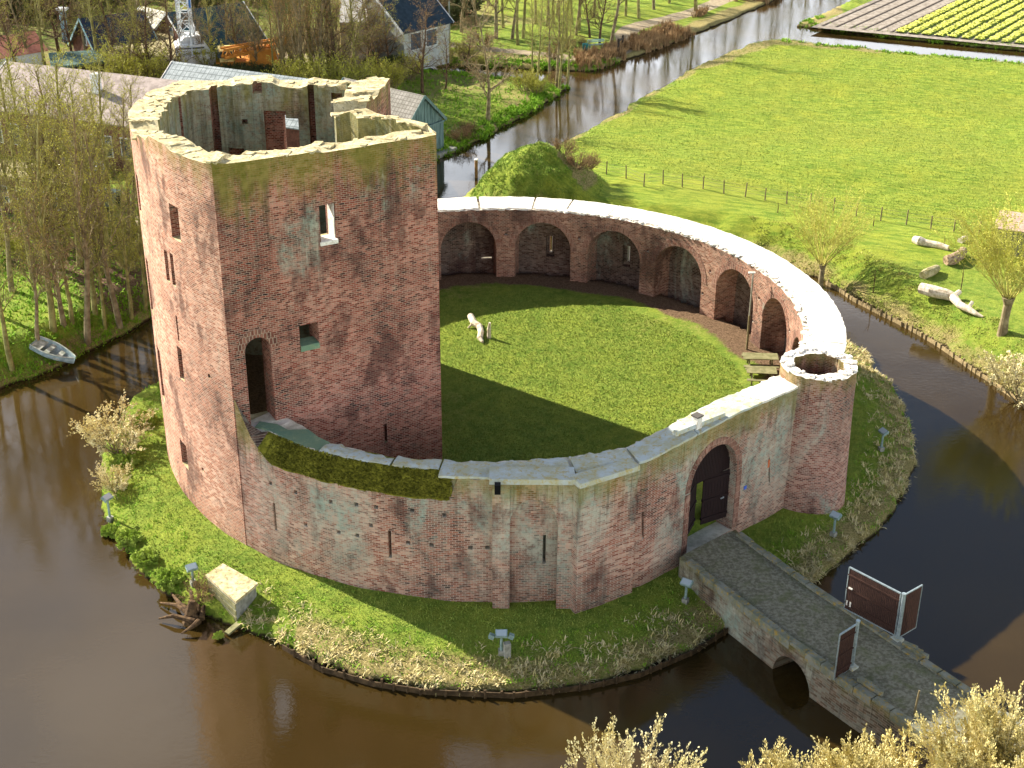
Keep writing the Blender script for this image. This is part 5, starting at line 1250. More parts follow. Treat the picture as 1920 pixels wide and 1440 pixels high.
# ================================================================== TREES
def seg_mesh(name, segs, n, mat, parent=None, quads=None, qmat=None):
    """segs: array (m,8) p0 p1 r0 r1 -> open tubes with n sides; quads: array (q,4,3) leaf or bud faces"""
    S_ = np.asarray(segs, float); m = len(S_)
    P0, P1, r0, r1 = S_[:, :3], S_[:, 3:6], S_[:, 6], S_[:, 7]
    d = P1-P0; d /= np.linalg.norm(d, axis=1)[:, None]+1e-9
    up = np.where(np.abs(d[:, 2:3]) < .9, [[0, 0, 1.]], [[1., 0, 0]]); x = np.cross(up, d); x /= np.linalg.norm(x, axis=1)[:, None]; y = np.cross(d, x)
    V = np.zeros((m, 2, n, 3))
    for k in range(n):
        a = 2*np.pi*k/n; e = x*np.cos(a)+y*np.sin(a); V[:, 0, k] = P0+e*r0[:, None]; V[:, 1, k] = P1+e*r1[:, None]
    V = V.reshape(-1, 3); base = (np.arange(m)*2*n)[:, None]; F = []
    for k in range(n): F.append(np.concatenate([base+k, base+(k+1) % n, base+n+(k+1) % n, base+n+k], 1))
    F = np.stack(F, 1).reshape(-1, 4); nb = len(F)
    if quads is not None and len(quads):
        Q = np.asarray(quads).reshape(-1, 3); o = len(V); V = np.concatenate([V, Q]); F = np.concatenate([F, o+np.arange(len(Q)).reshape(-1, 4)])
    me = bpy.data.meshes.new(name); me.vertices.add(len(V)); me.vertices.foreach_set('co', V.ravel()); me.loops.add(F.size); me.loops.foreach_set('vertex_index', F.ravel().astype(np.int32))
    me.polygons.add(len(F)); me.polygons.foreach_set('loop_start', np.arange(0, F.size, 4)); me.polygons.foreach_set('loop_total', np.full(len(F), 4)); me.update()
    me.materials.append(mat)
    if quads is not None and len(quads):
        me.materials.append(qmat); mi = np.zeros(len(F), np.int32); mi[nb:] = 1; me.polygons.foreach_set('material_index', mi)
    return link(name, me, parent)
def leafmat(name, a, b, tr=.0):
    t = NT(name, .8, .15); oi = t.n.new('ShaderNodeObjectInfo'); c = t.mix(t.ramp(t.noise(1.2, 4, .7), .35, .65), a, b)
    c = t.mix(t.math('MULTIPLY', oi.outputs['Random'], .25), c, '6a6030'); return t.color(c)
M_b1 = simple('grey_brown_bark', '8f8262', '6a5c42', 2.5); M_b2 = simple('brown_bark', '6b5540', '4a382a', 2.5); M_b3 = simple('silver_bark', 'b9b5a4', '8d8878', 2.5); M_b4 = simple('olive_bark', '969058', '6e683c', 2.5)
M_bd1 = leafmat('yellow_green_buds', 'c2bf4e', 'a3a246'); M_bd2 = leafmat('brown_buds', 'a4805a', '8f7a50'); M_bd3 = leafmat('willow_yellow_shoots', 'c6c25c', 'acac4c'); M_bd4 = leafmat('catkins', 'f1e6b8', 'd8c98a')
M_bd5 = leafmat('orange_tan_twigs', 'c09264', 'a98a52'); M_bd6 = leafmat('fresh_leaves', '9cb648', 'b4c45c'); M_bd7 = leafmat('olive_leaves', '5a6238', '4a543a'); M_bdF = leafmat('golden_shoots', 'e2d498', 'c6b670')
rt = random.Random(21)
def rvec(s): return Vector((rt.gauss(0, s), rt.gauss(0, s), rt.gauss(0, s)))
def grow(p, d, L, r, lvl, P, out, bud):
    nseg = P['nseg'][lvl]; sl = L/nseg; pts = [p]; dirs = [d]; rads = [r]
    for k in range(nseg):
        d = (d+rvec(P['wob'][lvl])+Vector((0, 0, P['up'][lvl]))).normalized(); q = p+d*sl; r1 = r*(P['taper'][lvl]**(1/nseg)); out[min(lvl, 2)].append((*p, *q, r, r1)); p = q; r = r1; pts.append(p); dirs.append(d); rads.append(r)
    if lvl >= P['levels']-1:
        for _ in range(P['buds']):
            f = rt.random(); k = min(int(f*nseg), nseg-1); c = pts[k].lerp(pts[k+1], f*nseg-k)+rvec(.03); s = P['bs']*rt.uniform(.6, 1.3)
            u = dirs[k]*s*P.get('bl', 1.0)*1.0; v = dirs[k].cross(rvec(1)).normalized()*s*.5
            bud.append([c-v*.6, c+u*.5-v, c+u, c+u*.5+v])
        return
    nc = P['n'][lvl]
    for j in range(nc):
        f = P['f0'][lvl]+(1-P['f0'][lvl])*(j+rt.random())/nc; f = min(f, .999); k = min(int(f*nseg), nseg-1); c = pts[k].lerp(pts[k+1], f*nseg-k); ax = dirs[k]
        az = rt.uniform(0, 6.283) if lvl else (j*2.4+rt.uniform(-.4, .4)); side = ax.cross(Vector((math.cos(az), math.sin(az), .01))).normalized(); side = (Matrix.Rotation(az, 3, ax) @ side)
        an = P['ang'][lvl]*rt.uniform(.7, 1.3); nd = (ax*math.cos(an)+side*math.sin(an)).normalized()
        sh = P['len'][lvl]*(1-P['lt'][lvl]*f)*rt.uniform(.75, 1.2); grow(c, nd, L*sh, rads[k]*P['rr'][lvl], lvl+1, P, out, bud)
def make_tree(name, P, H, R0, bark, budm, label, cat, starts=None):
    out = [[], [], []]; bud = []
    for (p, d, l, r) in (starts or [(Vector((0, 0, -.3)), Vector((rt.uniform(-.06, .06), rt.uniform(-.06, .06), 1)), H, R0)]): grow(p, d, l, r, 0, P, out, bud)
    o = empty(name, (0, 0, -500), label, cat)
    tk = seg_mesh('trunk', out[0], 8, bark, o); cr_ = seg_mesh('crown', out[1]+out[2], 3, bark, o, np.array([[list(v) for v in q] for q in bud]) if bud else None, budm)
    return o
TALL = dict(levels=4, nseg=[7, 4, 2, 2], wob=[.05, .10, .14, .2], up=[.02, .10, .08, .05], taper=[.25, .3, .4, .3], n=[28, 8, 6], f0=[.30, .12, .1], ang=[.62, .6, .6], len=[.30, .42, .5], lt=[.55, .4, .3], rr=[.42, .5, .55], buds=2, bs=.07)
PARK = dict(levels=4, nseg=[6, 5, 3, 2], wob=[.06, .14, .18, .22], up=[.0, .06, .04, .03], taper=[.25, .3, .4, .3], n=[24, 9, 7], f0=[.22, .12, .1], ang=[.95, .7, .65], len=[.40, .45, .5], lt=[.45, .4, .3], rr=[.45, .5, .55], buds=2, bs=.075)
FAST = dict(levels=4, nseg=[8, 4, 2, 2], wob=[.02, .06, .08, .1], up=[.05, .22, .2, .15], taper=[.2, .3, .4, .3], n=[44, 7, 6], f0=[.05, .1, .1], ang=[.38, .3, .35], len=[.34, .45, .5], lt=[.6, .4, .3], rr=[.35, .5, .55], buds=2, bs=.07)
POLL = dict(levels=3, nseg=[5, 2, 2], wob=[.05, .09, .15], up=[.05, .05, .04], taper=[.35, .4, .35], n=[9, 5], f0=[.2, .2], ang=[.38, .5], len=[.42, .42], lt=[.4, .3], rr=[.5, .6], buds=7, bs=.10)
SHRUB = dict(levels=3, nseg=[5, 3, 2], wob=[.10, .16, .2], up=[.03, .05, .05], taper=[.35, .4, .4], n=[10, 6], f0=[.25, .2], ang=[.5, .6], len=[.45, .4], lt=[.4, .3], rr=[.5, .6], buds=4, bs=.11)
def fan(n, L, r, z0, a0, a1, rad=.1):
    s = []
    for k in range(n):
        az = rt.uniform(0, 6.283); an = a0+(a1-a0)*math.sqrt(rt.random()); s.append((Vector((math.cos(az)*rad*rt.random(), math.sin(az)*rad*rt.random(), z0)), Vector((math.cos(az)*math.sin(an), math.sin(az)*math.sin(an), math.cos(an))), L*rt.uniform(.7, 1.1), r*rt.uniform(.7, 1.1)))
    return s
PR = {}
for k in range(3): PR['tall%d' % k] = make_tree('tree', TALL, 15, .24, M_b4 if k != 1 else M_b1, M_bd1, 'x', 'tree')
for k in range(3): PR['park%d' % k] = make_tree('tree', PARK, 11, .24, M_b2 if k else M_b1, M_bd2 if k < 2 else M_bd1, 'x', 'tree')
PR['fast0'] = make_tree('poplar', FAST, 13, .2, M_b1, M_bd5, 'x', 'tree'); PR['fast1'] = make_tree('poplar', FAST, 12, .2, M_b4, M_bd5, 'x', 'tree')
PR['birch'] = make_tree('birch', dict(PARK, n=[14, 6, 5], f0=[.4, .2, .1]), 12, .2, M_b3, M_bd7, 'x', 'tree')
def shrub(name, n, L, bm, P=SHRUB, bark=M_b1, a1=.9, rad=.4):
    o = make_tree(name, P, L, .05, bark, bm, 'x', 'shrub', starts=fan(n, L, .05, -.2, .05, a1, rad)); tk = [c for c in o.children if c.name.startswith('trunk')][0]; tk.name = 'stems'; tk.data.name = 'stems'; return o
def pollard2(name, n, L, H, r, bm, P=POLL, a1=.8, bk=None):
    """pollard willow: thick trunk part, crown of long shoots"""
    out = [[], [], []]; bud = []
    for (p, d, l, rr_) in fan(n, L, .032, H, .03, a1, r*1.3): grow(p, d, l, rr_, 0, P, out, bud)
    o = empty(name, (0, 0, -500), 'x', 'willow'); cb = MB(); cb.tube([(0, 0, -.4), (.03, 0, H*.4), (-.05, .02, H*.8), (0, 0, H+.08)], [r*1.15, r*.85, r*.9, r*1.4], 12); cb.build('trunk', M_b1, o, world=False)
    seg_mesh('crown', out[0]+out[1]+out[2], 3, bk or M_b4, o, np.array([[list(v) for v in q] for q in bud]), bm); return o
M_yt = simple('yellow_shoots', 'c3bc62', '9c9450', 3)
PR['poll0'] = pollard2('pollard_willow', 46, 4.9, 1.45, .2, M_bd3, dict(POLL, buds=5, bs=.055, n=[9, 5], f0=[.35, .2], len=[.28, .4], up=[.02, .04, .04], wob=[.06, .12, .16], rr=[.45, .6]), .74, M_yt)
PR['poll1'] = pollard2('pollard_willow', 44, 4.6, 2.0, .26, M_bd3, dict(POLL, wob=[.08, .12, .16], n=[12, 6], f0=[.3, .2], buds=6, bs=.065, len=[.36, .45]), .85, M_yt)
M_gtw = simple('golden_twigs', 'cfc08c', 'a8966a', 3)
PR['gold'] = shrub('golden_willow', 60, 4.4, M_bdF, dict(SHRUB, n=[15, 10], buds=6, bs=.075, bl=1.7, wob=[.05, .08, .12], up=[.05, .12, .14], ang=[.4, .5], len=[.30, .45], lt=[.3, .3]), M_gtw, .78, .9)
PR['cat0'] = shrub('catkin_willow', 26, 3.0, M_bd4, dict(SHRUB, n=[9, 6], buds=4, bs=.11, bl=1.1), M_b1)
PR['cat1'] = shrub('catkin_willow', 46, 4.2, M_bd4, dict(SHRUB, n=[12, 7], buds=6, bs=.075, bl=1.3, wob=[.04, .07, .1], up=[.06, .1, .1], ang=[.35, .4]), M_gtw, .75, .7)
PR['leafy'] = shrub('leafy_shrub', 46, 1.0, M_bd6, dict(SHRUB, buds=9, bs=.12, n=[9, 6]), M_b4, 1.2, .6)
PR['under'] = shrub('thicket_shrub', 26, 3.2, M_bd1, dict(SHRUB, buds=3, bs=.10, n=[10, 7]), M_b1, .8, .8)
PR['underb'] = shrub('thicket_shrub', 26, 3.0, M_bd2, dict(SHRUB, buds=2, bs=.10, n=[10, 7]), M_b2, .9, .8)
PR['dark'] = shrub('evergreen_shrub', 34, 3.0, M_bd7, dict(SHRUB, buds=9, bs=.15, n=[10, 7]), M_b2, 1.0, .8)
USED = set()
def plant(kind, px, py, sc, label, group, rz=None, zoff=0, z=0, name=None, tilt=None, xy=None):
    g = (GG(px, py) if z == 0 else G(px, py, z)) if xy is None else Vector((xy[0], xy[1], 0)); h = ground_h(g.x, g.y)
    if h < -1.8: h = -1.8
    rz = rt.uniform(0, 6.28) if rz is None else rz; tl = tilt or (rt.uniform(-.05, .05), rt.uniform(-.05, .05)); src = PR[kind]
    if kind not in USED:
        USED.add(kind); r = src; r.location = (g.x, g.y, h+zoff); r.rotation_euler = (tl[0], tl[1], rz); r.scale = (sc, sc, sc); r['label'] = label; r['group'] = group
    else: r = copy_thing(src, (g.x, g.y, h+zoff), rz, sc, label, group, tl)
    return r
ORD = ['first', 'second', 'third', 'fourth', 'fifth', 'sixth', 'seventh', 'eighth', 'ninth', 'tenth', 'eleventh', 'twelfth', 'thirteenth', 'fourteenth', 'fifteenth', 'sixteenth', 'seventeenth', 'eighteenth', 'nineteenth', 'twentieth', 'twenty-first', 'twenty-second', 'twenty-third', 'twenty-fourth', 'twenty-fifth', 'twenty-sixth', 'twenty-seventh', 'twenty-eighth', 'twenty-ninth', 'thirtieth']
def zone_trees(items, fmt, group):
    """items: (kind, px, py, scale); labelled by their order from the left in the photo"""
    for i, (k, x, y, s) in enumerate(sorted(items, key=lambda a: a[1])): plant(k, x, y, s, fmt % ORD[i], group)
zone_trees([('tall0', 17, 655, .80), ('tall1', 68, 628, .62), ('tall2', 98, 606, .98), ('tall0', 133, 592, .66), ('tall1', 158, 603, 1.0), ('park0', 118, 598, .8), ('tall2', 176, 572, .85), ('tall0', 192, 578, .6), ('tall1', 221, 575, .9), ('tall2', 242, 562, .62), ('tall0', 268, 545, .66)],
           'slender budding tree in the front row by the left moat, %s from left', 'slender trees in the left grove')
zone_trees([('tall2', -30, 585, .9), ('tall1', 22, 545, .85), ('tall0', 62, 522, .95), ('tall1', 112, 505, .8), ('tall2', 150, 500, .95), ('park0', 178, 502, .9), ('park2', 85, 512, .9), ('tall0', 203, 498, .8), ('tall1', 240, 478, .75)],
           'slender budding tree in the second row of the left grove, %s from left', 'slender trees in the left grove')
zone_trees([('tall1', 5, 462, .85), ('tall2', 40, 450, .8), ('tall0', 84, 452, .9), ('tall1', 128, 440, .8), ('park2', 150, 445, .9), ('park0', 60, 446, .9), ('park0', 195, 440, .8), ('tall0', 172, 446, .75), ('tall2', 215, 436, .85), ('tall1', 248, 425, .7)],
           'slender budding tree in the back row of the left grove, %s from left', 'slender trees in the left grove')
zone_trees([('under', -10, 480, .8), ('under', 52, 488, .6), ('under', 105, 462, .7), ('underb', 165, 465, .7), ('under', 222, 468, .8), ('under', 255, 505, .6)], 'low thicket between the trunks of the left grove, %s from left', 'thickets in the left grove')
zone_trees([('tall1', 8, 128, .75), ('park2', 40, 150, .9), ('park0', 62, 140, .9), ('tall0', 88, 140, .8), ('park2', 118, 118, .9), ('park1', 140, 128, .8), ('tall1', 166, 128, .85), ('tall0', 192, 150, .95), ('park2', 215, 150, .9), ('park0', 240, 160, .95), ('tall2', 262, 165, .8), ('park2', 285, 168, .95), ('park1', 322, 172, .85)],
           'budding tree behind the long pink roofed barn, %s from the left', 'trees behind the barn')
zone_trees([('under', 215, 175, 1.2), ('under', 262, 172, 1.3), ('under', 305, 172, 1.15), ('under', 395, 135, .9)], 'yellow green shrub between barn roof and crane mast, %s from left', 'yellow green shrubs by the yard')
zone_trees([('tall0', -20, 60, .8), ('park2', 15, 50, 1.0), ('park1', 45, 40, 1.0), ('tall1', 80, 45, .8), ('park2', 110, 35, 1.0), ('tall0', 140, 20, .8), ('park1', 170, 10, 1.0), ('tall2', 205, 20, .8), ('park2', 235, 8, .9), ('tall1', 260, 0, .8), ('park1', 300, -8, 1.0), ('tall0', 375, -10, .8), ('park2', 415, -5, .9), ('tall1', 455, -5, .8), ('park1', 488, 5, .9), ('tall0', 520, -5, .8)],
           'hazy tree of the dark wood along the upper left edge, %s from left', 'far wood at the upper left')
zone_trees([('dark', -10, 40, 1.3), ('dark', 30, 25, 1.4), ('dark', 70, 30, 1.3), ('dark', 108, 20, 1.2), ('dark', 145, -5, 1.3), ('dark', 200, 0, 1.4), ('dark', 400, 20, 1.1), ('dark', 290, -15, 1.2), ('dark', 470, -2, 1.2)], 'dark evergreen bush under the far upper left wood, %s from left', 'dark bushes at the upper left')
zone_trees([('park0', 385, 132, .6), ('tall0', 400, 128, .6), ('tall1', 420, 122, .62), ('park1', 456, 134, .6), ('park0', 483, 138, .62), ('tall2', 445, 136, .5), ('tall0', 470, 134, .5), ('tall1', 492, 136, .52), ('tall2', 512, 142, .52), ('tall0', 530, 145, .48)], 'thin tree in front of the orange crane boom, %s from left', 'thin trees by the crane yard')
zone_trees([('dark', 430, 146, .45), ('dark', 465, 148, .45), ('dark', 500, 150, .45)], 'low dark hedge bush behind the grey corrugated roof, %s from the left', 'hedge by the crane yard')
zone_trees([('fast0', 535, 160, 1.15), ('fast1', 550, 150, 1.2), ('fast0', 566, 165, 1.2), ('fast1', 585, 152, 1.25), ('fast0', 600, 168, 1.15), ('fast1', 616, 158, 1.1), ('fast0', 632, 165, 1.0)], 'upright tan poplar above the rear rim of the keep, %s from the left', 'tan poplars behind the keep')
zone_trees([('park2', 640, 172, .95), ('park0', 655, 160, .9), ('tall0', 668, 165, .85), ('park2', 692, 160, .9), ('park1', 712, 150, .75), ('park2', 735, 140, .75), ('park0', 755, 128, .7)], 'yellow green tree right of the tan poplars, %s from the left', 'yellow green trees behind the keep')
zone_trees([('under', 600, 175, 1.1), ('under', 650, 180, 1.1), ('under', 690, 178, 1.0), ('under', 728, 172, .9), ('under', 765, 150, .8), ('under', 560, 175, 1.0)], 'dense yellow green undergrowth just behind the keep, %s from left', 'undergrowth behind the keep')
plant('dark', 718, 140, .62, 'round dark grey bush in the undergrowth above the right rear corner of the keep', 'undergrowth behind the keep')
zone_trees([('birch', 655, 35, .9), ('birch', 700, 44, .95), ('birch', 734, 68, .95), ('birch', 789, 50, 1.0)], 'pale trunked birch before the house with a white end wall, %s from left', 'birches by the houses')
zone_trees([('park1', 770, 62, .62), ('park1', 806, 74, .62), ('park1', 822, 82, .6), ('park1', 752, 78, .7), ('park0', 780, 92, .7)], 'brown budded tree beside the street lamp, %s from the left', 'brown trees by the lamp')
zone_trees([('dark', 720, 36, .9), ('dark', 760, 30, .9), ('dark', 800, 34, .9), ('dark', 835, 45, .8), ('dark', 860, 30, .9)], 'dark hedge bush before the houses at the top edge, %s from left', 'hedge by the houses')
plant('park1', 792, 174, .78, 'round brown budded tree above the tiled boathouse roof', 'trees round the boathouse')
plant('park0', 915, 225, .95, 'leaning bare tree on the grassy canal bank right of the boathouse', 'trees round the boathouse', tilt=(0, -.12))
plant('park2', 835, 168, .5, 'small yellow green tree right of the round brown tree above the boathouse', 'trees round the boathouse')
plant('park1', 874, 138, .5, 'slight brown tree beside the small inlet', 'trees round the boathouse')
zone_trees([('underb', 862, 262, .42), ('underb', 880, 250, .40), ('under', 900, 128, .4), ('under', 985, 170, .62), ('under', 1006, 176, .55), ('underb', 1040, 162, .45)], 'twiggy shrub on the canal bank right of the boathouse, %s from left', 'bank shrubs by the canal')
zone_trees([('tall0', 1006, 170, .62), ('tall1', 1043, 166, .72), ('tall2', 1049, 168, .68), ('tall0', 1064, 162, .6), ('tall1', 1030, 136, .6), ('tall2', 999, 132, .5)], 'slim bare tree at the tip between inlet and canal, %s from left', 'trees at the inlet tip')
zone_trees([('park0', 865, 60, .9), ('tall1', 893, 48, .85), ('park0', 930, 72, 1.0), ('tall0', 944, 52, .8), ('tall1', 960, 73, .85), ('tall2', 971, 84, .85), ('tall0', 981, 72, .9), ('tall1', 1004, 45, .8), ('tall2', 1026, 49, .9), ('tall0', 1038, 43, .85), ('tall1', 1045, 28, .8), ('tall2', 1061, 77, .75), ('tall0', 1073, 46, .8), ('tall1', 1080, 66, .7), ('tall2', 1086, 57, .85), ('park1', 1106, 70, .6), ('tall0', 1113, 33, .8), ('park1', 1124, 84, .7), ('tall1', 1145, 86, .95), ('tall2', 1173, 30, .8), ('tall0', 1198, 34, .9), ('tall1', 1226, 18, .85), ('tall2', 1255, 6, .8), ('tall0', 1305, 20, 1.0)],
           'bare slim tree in the park beyond the inlet, %s from left', 'park trees by the canal')
zone_trees([('tall1', 850, 12, .9), ('tall2', 880, 5, .9), ('tall0', 915, 10, .9), ('tall2', 950, 0, .9), ('tall1', 990, -6, .9), ('tall0', 1030, -12, .9), ('tall1', 1080, -14, .9), ('tall2', 1135, -20, .9)], 'bare tree in the thick wood above the park, %s from left', 'park trees by the canal')
zone_trees([('underb', 905, 88, .6), ('underb', 1060, 96, .5), ('underb', 1085, 90, .45), ('under', 870, 118, .6), ('under', 830, 112, .6), ('underb', 1035, 110, .45)], 'low brown shrub beside the park footpath, %s from the left', 'park shrubs')
for (x_, y_, s_, l_) in [(5.6, 34.6, .42, 'dark dead brush low on the right flank of the mound'), (4.6, 36.4, .40, 'dark dead brush near the top of the mound'), (6.6, 36.4, .38, 'dark dead brush at the far right foot of the mound')]:
    plant('underb', 0, 0, s_, l_, 'dead brush on the mound', xy=(x_, y_))
# trees standing past the top edge, seen only mirrored in the canal
rr_ = random.Random(31)
for i in range(16):
    x = 1260+i*22+rr_.uniform(-6, 6); y = -28-i*6-rr_.uniform(0, 30)
    plant(['tall0', 'tall1', 'tall2'][i % 3], x, y, 1.0, 'bare tree past the top edge, mirrored in the canal', 'trees mirrored in the far canal')
plant('poll0', 1541, 510, 1.0, 'round pollard willow with a short trunk on the lawn just beyond the castle wall', 'pollard willows on the right bank', tilt=(0, 0))
plant('poll1', 1880, 622, 1.15, 'big yellow willow with a forked trunk at the right edge above the moat', 'pollard willows on the right bank', tilt=(0, 0))
plant('cat0', 1925, 705, 1.0, 'pale catkin shrub at the right edge below the big yellow willow', 'catkin shrubs', tilt=(0, 0))
plant('cat0', 222, 850, .80, 'large pale catkin shrub on the left tip of the island', 'catkin shrubs', z=-1.5)
plant('cat0', 215, 920, .45, 'small sparse catkin shrub behind the floodlight on the left tip of the island', 'catkin shrubs', z=-1.5)
g_ = G(1195, 1345, 4.6); plant('cat1', 0, 0, .92, 'cream catkin willow crown at the bottom edge, nearest the camera', 'catkin shrubs', xy=(g_.x, g_.y), tilt=(0, 0))
for (x, y, zt_, sc, lab) in [(1490, 1408, 3.6, .70, 'left'), (1700, 1335, 4.6, .83, 'middle'), (1905, 1318, 4.8, .79, 'right'), (1600, 1400, 3.8, .74, 'second')]:
    g_ = G(x, y, zt_); plant('gold', 0, 0, sc, {'left': 'leftmost golden willow crown at the bottom edge', 'second': 'golden willow crown second from the left at the bottom edge', 'middle': 'tall golden willow crown covering the near end of the bridge', 'right': 'golden willow crown in the bottom right corner'}[lab], 'golden willows at the bottom edge', xy=(g_.x, g_.y), tilt=(0, 0))
for (x, y, s, lab) in [(272, 800, 1.1, 'green leafy shrub at the foot of the keep behind the large catkin shrub'), (240, 1010, .9, 'leafy green plants on the left bank of the island below the floodlight'), (275, 1050, .9, 'leafy green plants midway down the left bank of the island'), (318, 1085, .9, 'leafy green plants on the bank just left of the stump'), (205, 985, .7, 'leafy green clump at the outermost left tip of the island'), (242, 870, .8, 'leafy green clump right of the large catkin shrub'), (410, 1180, .35, 'small green clump under the concrete box')]:
    plant('leafy', x, y, s*.55, lab, 'leafy clumps on the island bank', z=-1.4, tilt=(0, 0))
plant('underb', 372, 1120, .34, 'bare twiggy shrub growing against the concrete box', 'leafy clumps on the island bank', z=-1.3)
for k_ in list(PR):
    if k_ not in USED:
        for c in list(PR[k_].children): bpy.data.objects.remove(c)
        bpy.data.objects.remove(PR[k_])

# ================================================================== GRASSES AND GROUND COVER
def blades(name, xy, h, L, wdt, lean, mat, label, cat, seed=0, up=1.0):
    rs = np.random.RandomState(seed); n = len(xy); az = rs.uniform(0, 6.283, n); ln = L*rs.uniform(.55, 1.25, n); tilt = lean*rs.uniform(.3, 1.2, n)
    d = np.stack([np.cos(az)*np.sin(tilt), np.sin(az)*np.sin(tilt), np.cos(tilt)*up], 1); s = np.stack([-np.sin(az), np.cos(az), np.zeros(n)], 1)*wdt*rs.uniform(.6, 1.3, n)[:, None]
    B = np.c_[xy, h-.03]; m = B+d*ln[:, None]*.55; T = B+d*ln[:, None]; T[:, 2] -= ln*.25*np.sin(tilt)
    Q = np.stack([B-s, B+s, m+s*.7, m-s*.7], 1); Q2 = np.stack([m-s*.7, m+s*.7, T+s*.15, T-s*.15], 1)
    V = np.concatenate([Q, Q2]).reshape(-1, 3); F = np.arange(len(V)).reshape(-1, 4)
    me = bpy.data.meshes.new(name); me.vertices.add(len(V)); me.vertices.foreach_set('co', V.ravel()); me.loops.add(F.size); me.loops.foreach_set('vertex_index', F.ravel().astype(np.int32)); me.polygons.add(len(F)); me.polygons.foreach_set('loop_start', np.arange(0, F.size, 4)); me.polygons.foreach_set('loop_total', np.full(len(F), 4)); me.update()
    me.materials.append(mat); o = link(name, me); tag(o, label, cat, kind='stuff'); return o
def scatter(x0, x1, y0, y1, n, cond, seed=1, clump=0):
    rs = np.random.RandomState(seed); x = rs.uniform(x0, x1, n); y = rs.uniform(y0, y1, n)
    if clump:
        k = int(n/clump); cx_ = rs.uniform(x0, x1, k); cy_ = rs.uniform(y0, y1, k); a = rs.randint(0, k, n); x = cx_[a]+rs.normal(0, .13, n); y = cy_[a]+rs.normal(0, .13, n)
    h, land, il, wl, m = terrain(x, y); ok = cond(x, y, h, land, il, wl, m); return np.stack([x[ok], y[ok]], 1), h[ok]
def gmat(name, a, b, c): 
    t = NT(name, .9, .1); g = t.mix(t.ramp(t.noise(2.5, 4, .7), .35, .65), a, b); g = t.mix(t.math('MULTIPLY', t.ramp(t.noise(9, 4, .7), .5, .7), .6), g, c); return t.color(g)
M_dry = gmat('dry_grass', 'd8c79a', 'b5a668', '8f9448'); M_grn = gmat('long_grass', '6f9a2a', '8cab34', '48701c'); M_reed = gmat('reed', 'b09068', '8c7250', '6f6040'); M_short = gmat('lawn_grass', '748c36', '9ba34a', '56722a')
p, h = scatter(-26, 26, -27, 12, 260000, lambda x, y, h, l, i, w_, m: (i > -.05) & (i < 2.7) & (w_ > 1.2) & (x > -11.5) & (np.random.rand(len(x)) < np.clip(1.15-i*.42, 0, 1)), 2, 40)
blades('bank_grass', p, h, .33, .028, 1.35, M_dry, 'long pale dead grass hanging over the front bank of the castle island', 'grass', 3)
p, h = scatter(-26, 26, -27, 12, 120000, lambda x, y, h, l, i, w_, m: (i > -.05) & (i < 3.0) & (w_ > 1.0), 5, 14)
blades('bank_herbs', p, h, .17, .022, 1.0, M_grn, 'rough green grass mixed along the edge of the castle island', 'grass', 4)
p, h = scatter(-26, 26, -27, 24, 420000, lambda x, y, h, l, i, w_, m: (i > 1.2) & (w_ > .25) & (y < 6), 15)
blades('island_lawn', p, h, .13, .022, .9, M_short, 'short green grass around the foot of the castle walls', 'grass', 14)
p, h = scatter(-16, 17, -16, 15, 330000, lambda x, y, h, l, i, w_, m: (w_ < -1.0) & (np.hypot(x, y) < 14.2-.9*vnoise(x, y, 1.2, 3)) & ~((x < -2.9-.23*(y+8.9)) & (y > -14.2+.557*(x+12.1)) & (y < 6)), 16)
blades('courtyard_lawn', p, h, .12, .022, .9, M_short, 'short bright green lawn inside the castle courtyard', 'grass', 17)
p, h = scatter(18, 45, -2, 38, 150000, lambda x, y, h, l, i, w_, m: (l > .05) & (l < 3.2) & (x*.5+y > 14), 6, 22)
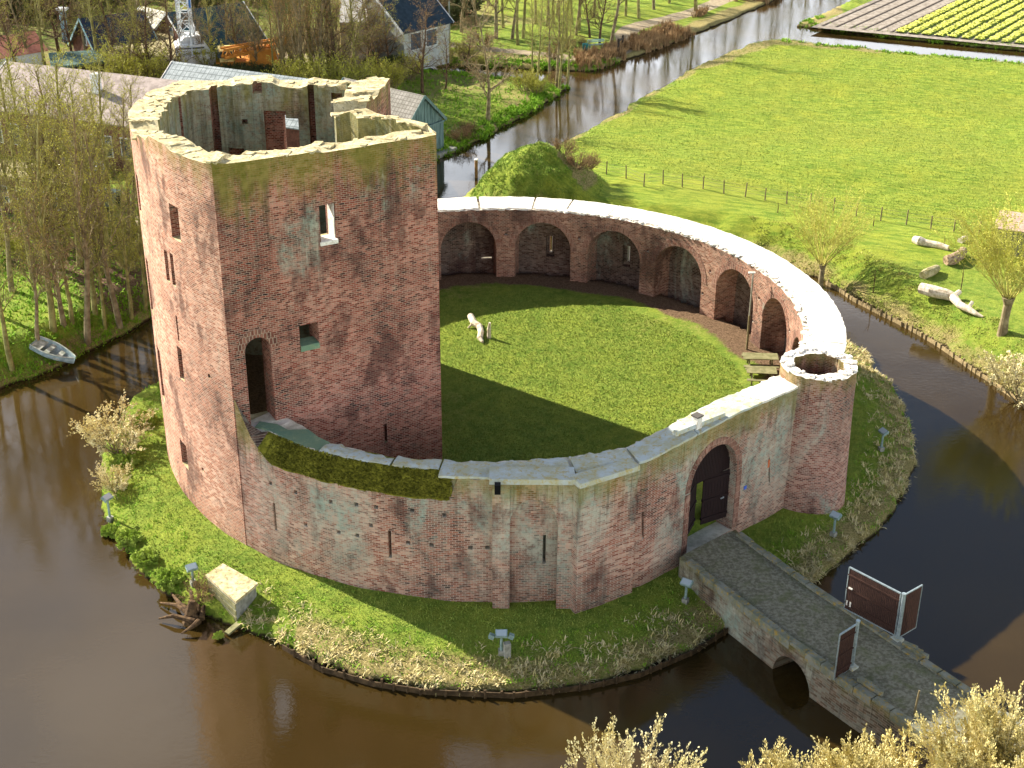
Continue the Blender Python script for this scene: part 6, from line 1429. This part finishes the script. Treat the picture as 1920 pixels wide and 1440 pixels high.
blades('right_bank_grass', p, h, .16, .026, 1.2, gmat('mixed_grass', 'a9a652', '86983a', 'c6b684'), 'straw coloured rough grass along the sunny right bank of the moat', 'grass', 7)
p, h = scatter(-42, -12, 0, 34, 200000, lambda x, y, h, l, i, w_, m: (l > .0) & (np.random.rand(len(x)) < np.where(l < 2.2, .6, .16)), 8, 16)
blades('grove_herbs', p, h, .30, .05, 1.1, M_grn, 'leafy green herbs covering the floor of the left grove', 'ground cover', 8)
p, h = scatter(-12, 12, 40, 80, 140000, lambda x, y, h, l, i, w_, m: (l > .0) & (x < 9+(y-72)*.5) & (x < (y-52)*.62+1.0) & (np.random.rand(len(x)) < np.where(l < 1.8, .9, .06)), 9, 30)
blades('canal_bank_herbs', p, h, .40, .06, 1.0, M_grn, 'lush green growth on the canal bank right of the boathouse', 'ground cover', 9)
p, h = scatter(6, 36, 74, 112, 150000, lambda x, y, h, l, i, w_, m: (l > .0) & (l < 3.8) & (x < (y-52)*.62+2.0) & (x > 6) & (np.random.rand(len(x)) < .7*(vnoise(x, y, 4, 2) > .35)), 10, 40)
blades('reeds', p, h, 1.0, .05, .45, M_reed, 'tan reeds along the far bank of the canal beside the gravel path', 'reeds', 10)
p, h = scatter(-6, 12, 27, 44, 90000, lambda x, y, h, l, i, w_, m: (m > .02) & (((x-MOUND[0])*.8+(y-MOUND[1])*.5 < .6) | (np.random.rand(len(x)) < .25)), 11, 20)
blades('mound_grass', p, h, .20, .03, 1.1, gmat('mound_mix', '6a8e2c', '8c9a44', '8f7f60'), 'rough grass and dead stalks on the round mound behind the castle wall', 'grass', 11)
p, h = scatter(3, 60, 20, 92, 380000, lambda x, y, h, l, i, w_, m: (l > .3) & (m < .02) & (x > (y-52)*.62) & (y > 41.8-.61*(x-7)), 12)
blades('meadow_grass', p, h, .10, .04, 1.0, M_short, 'bright green mown grass of the big meadow behind the wire fence', 'grass', 12)
p, h = scatter(30, 70, 70, 100, 60000, lambda x, y, h, l, i, w_, m: (l > .0) & (l < 1.6), 13, 20)
blades('ditch_grass', p, h, .35, .05, 1.0, M_grn, 'green and straw grass edging the ditch of the bulb field', 'grass', 13)
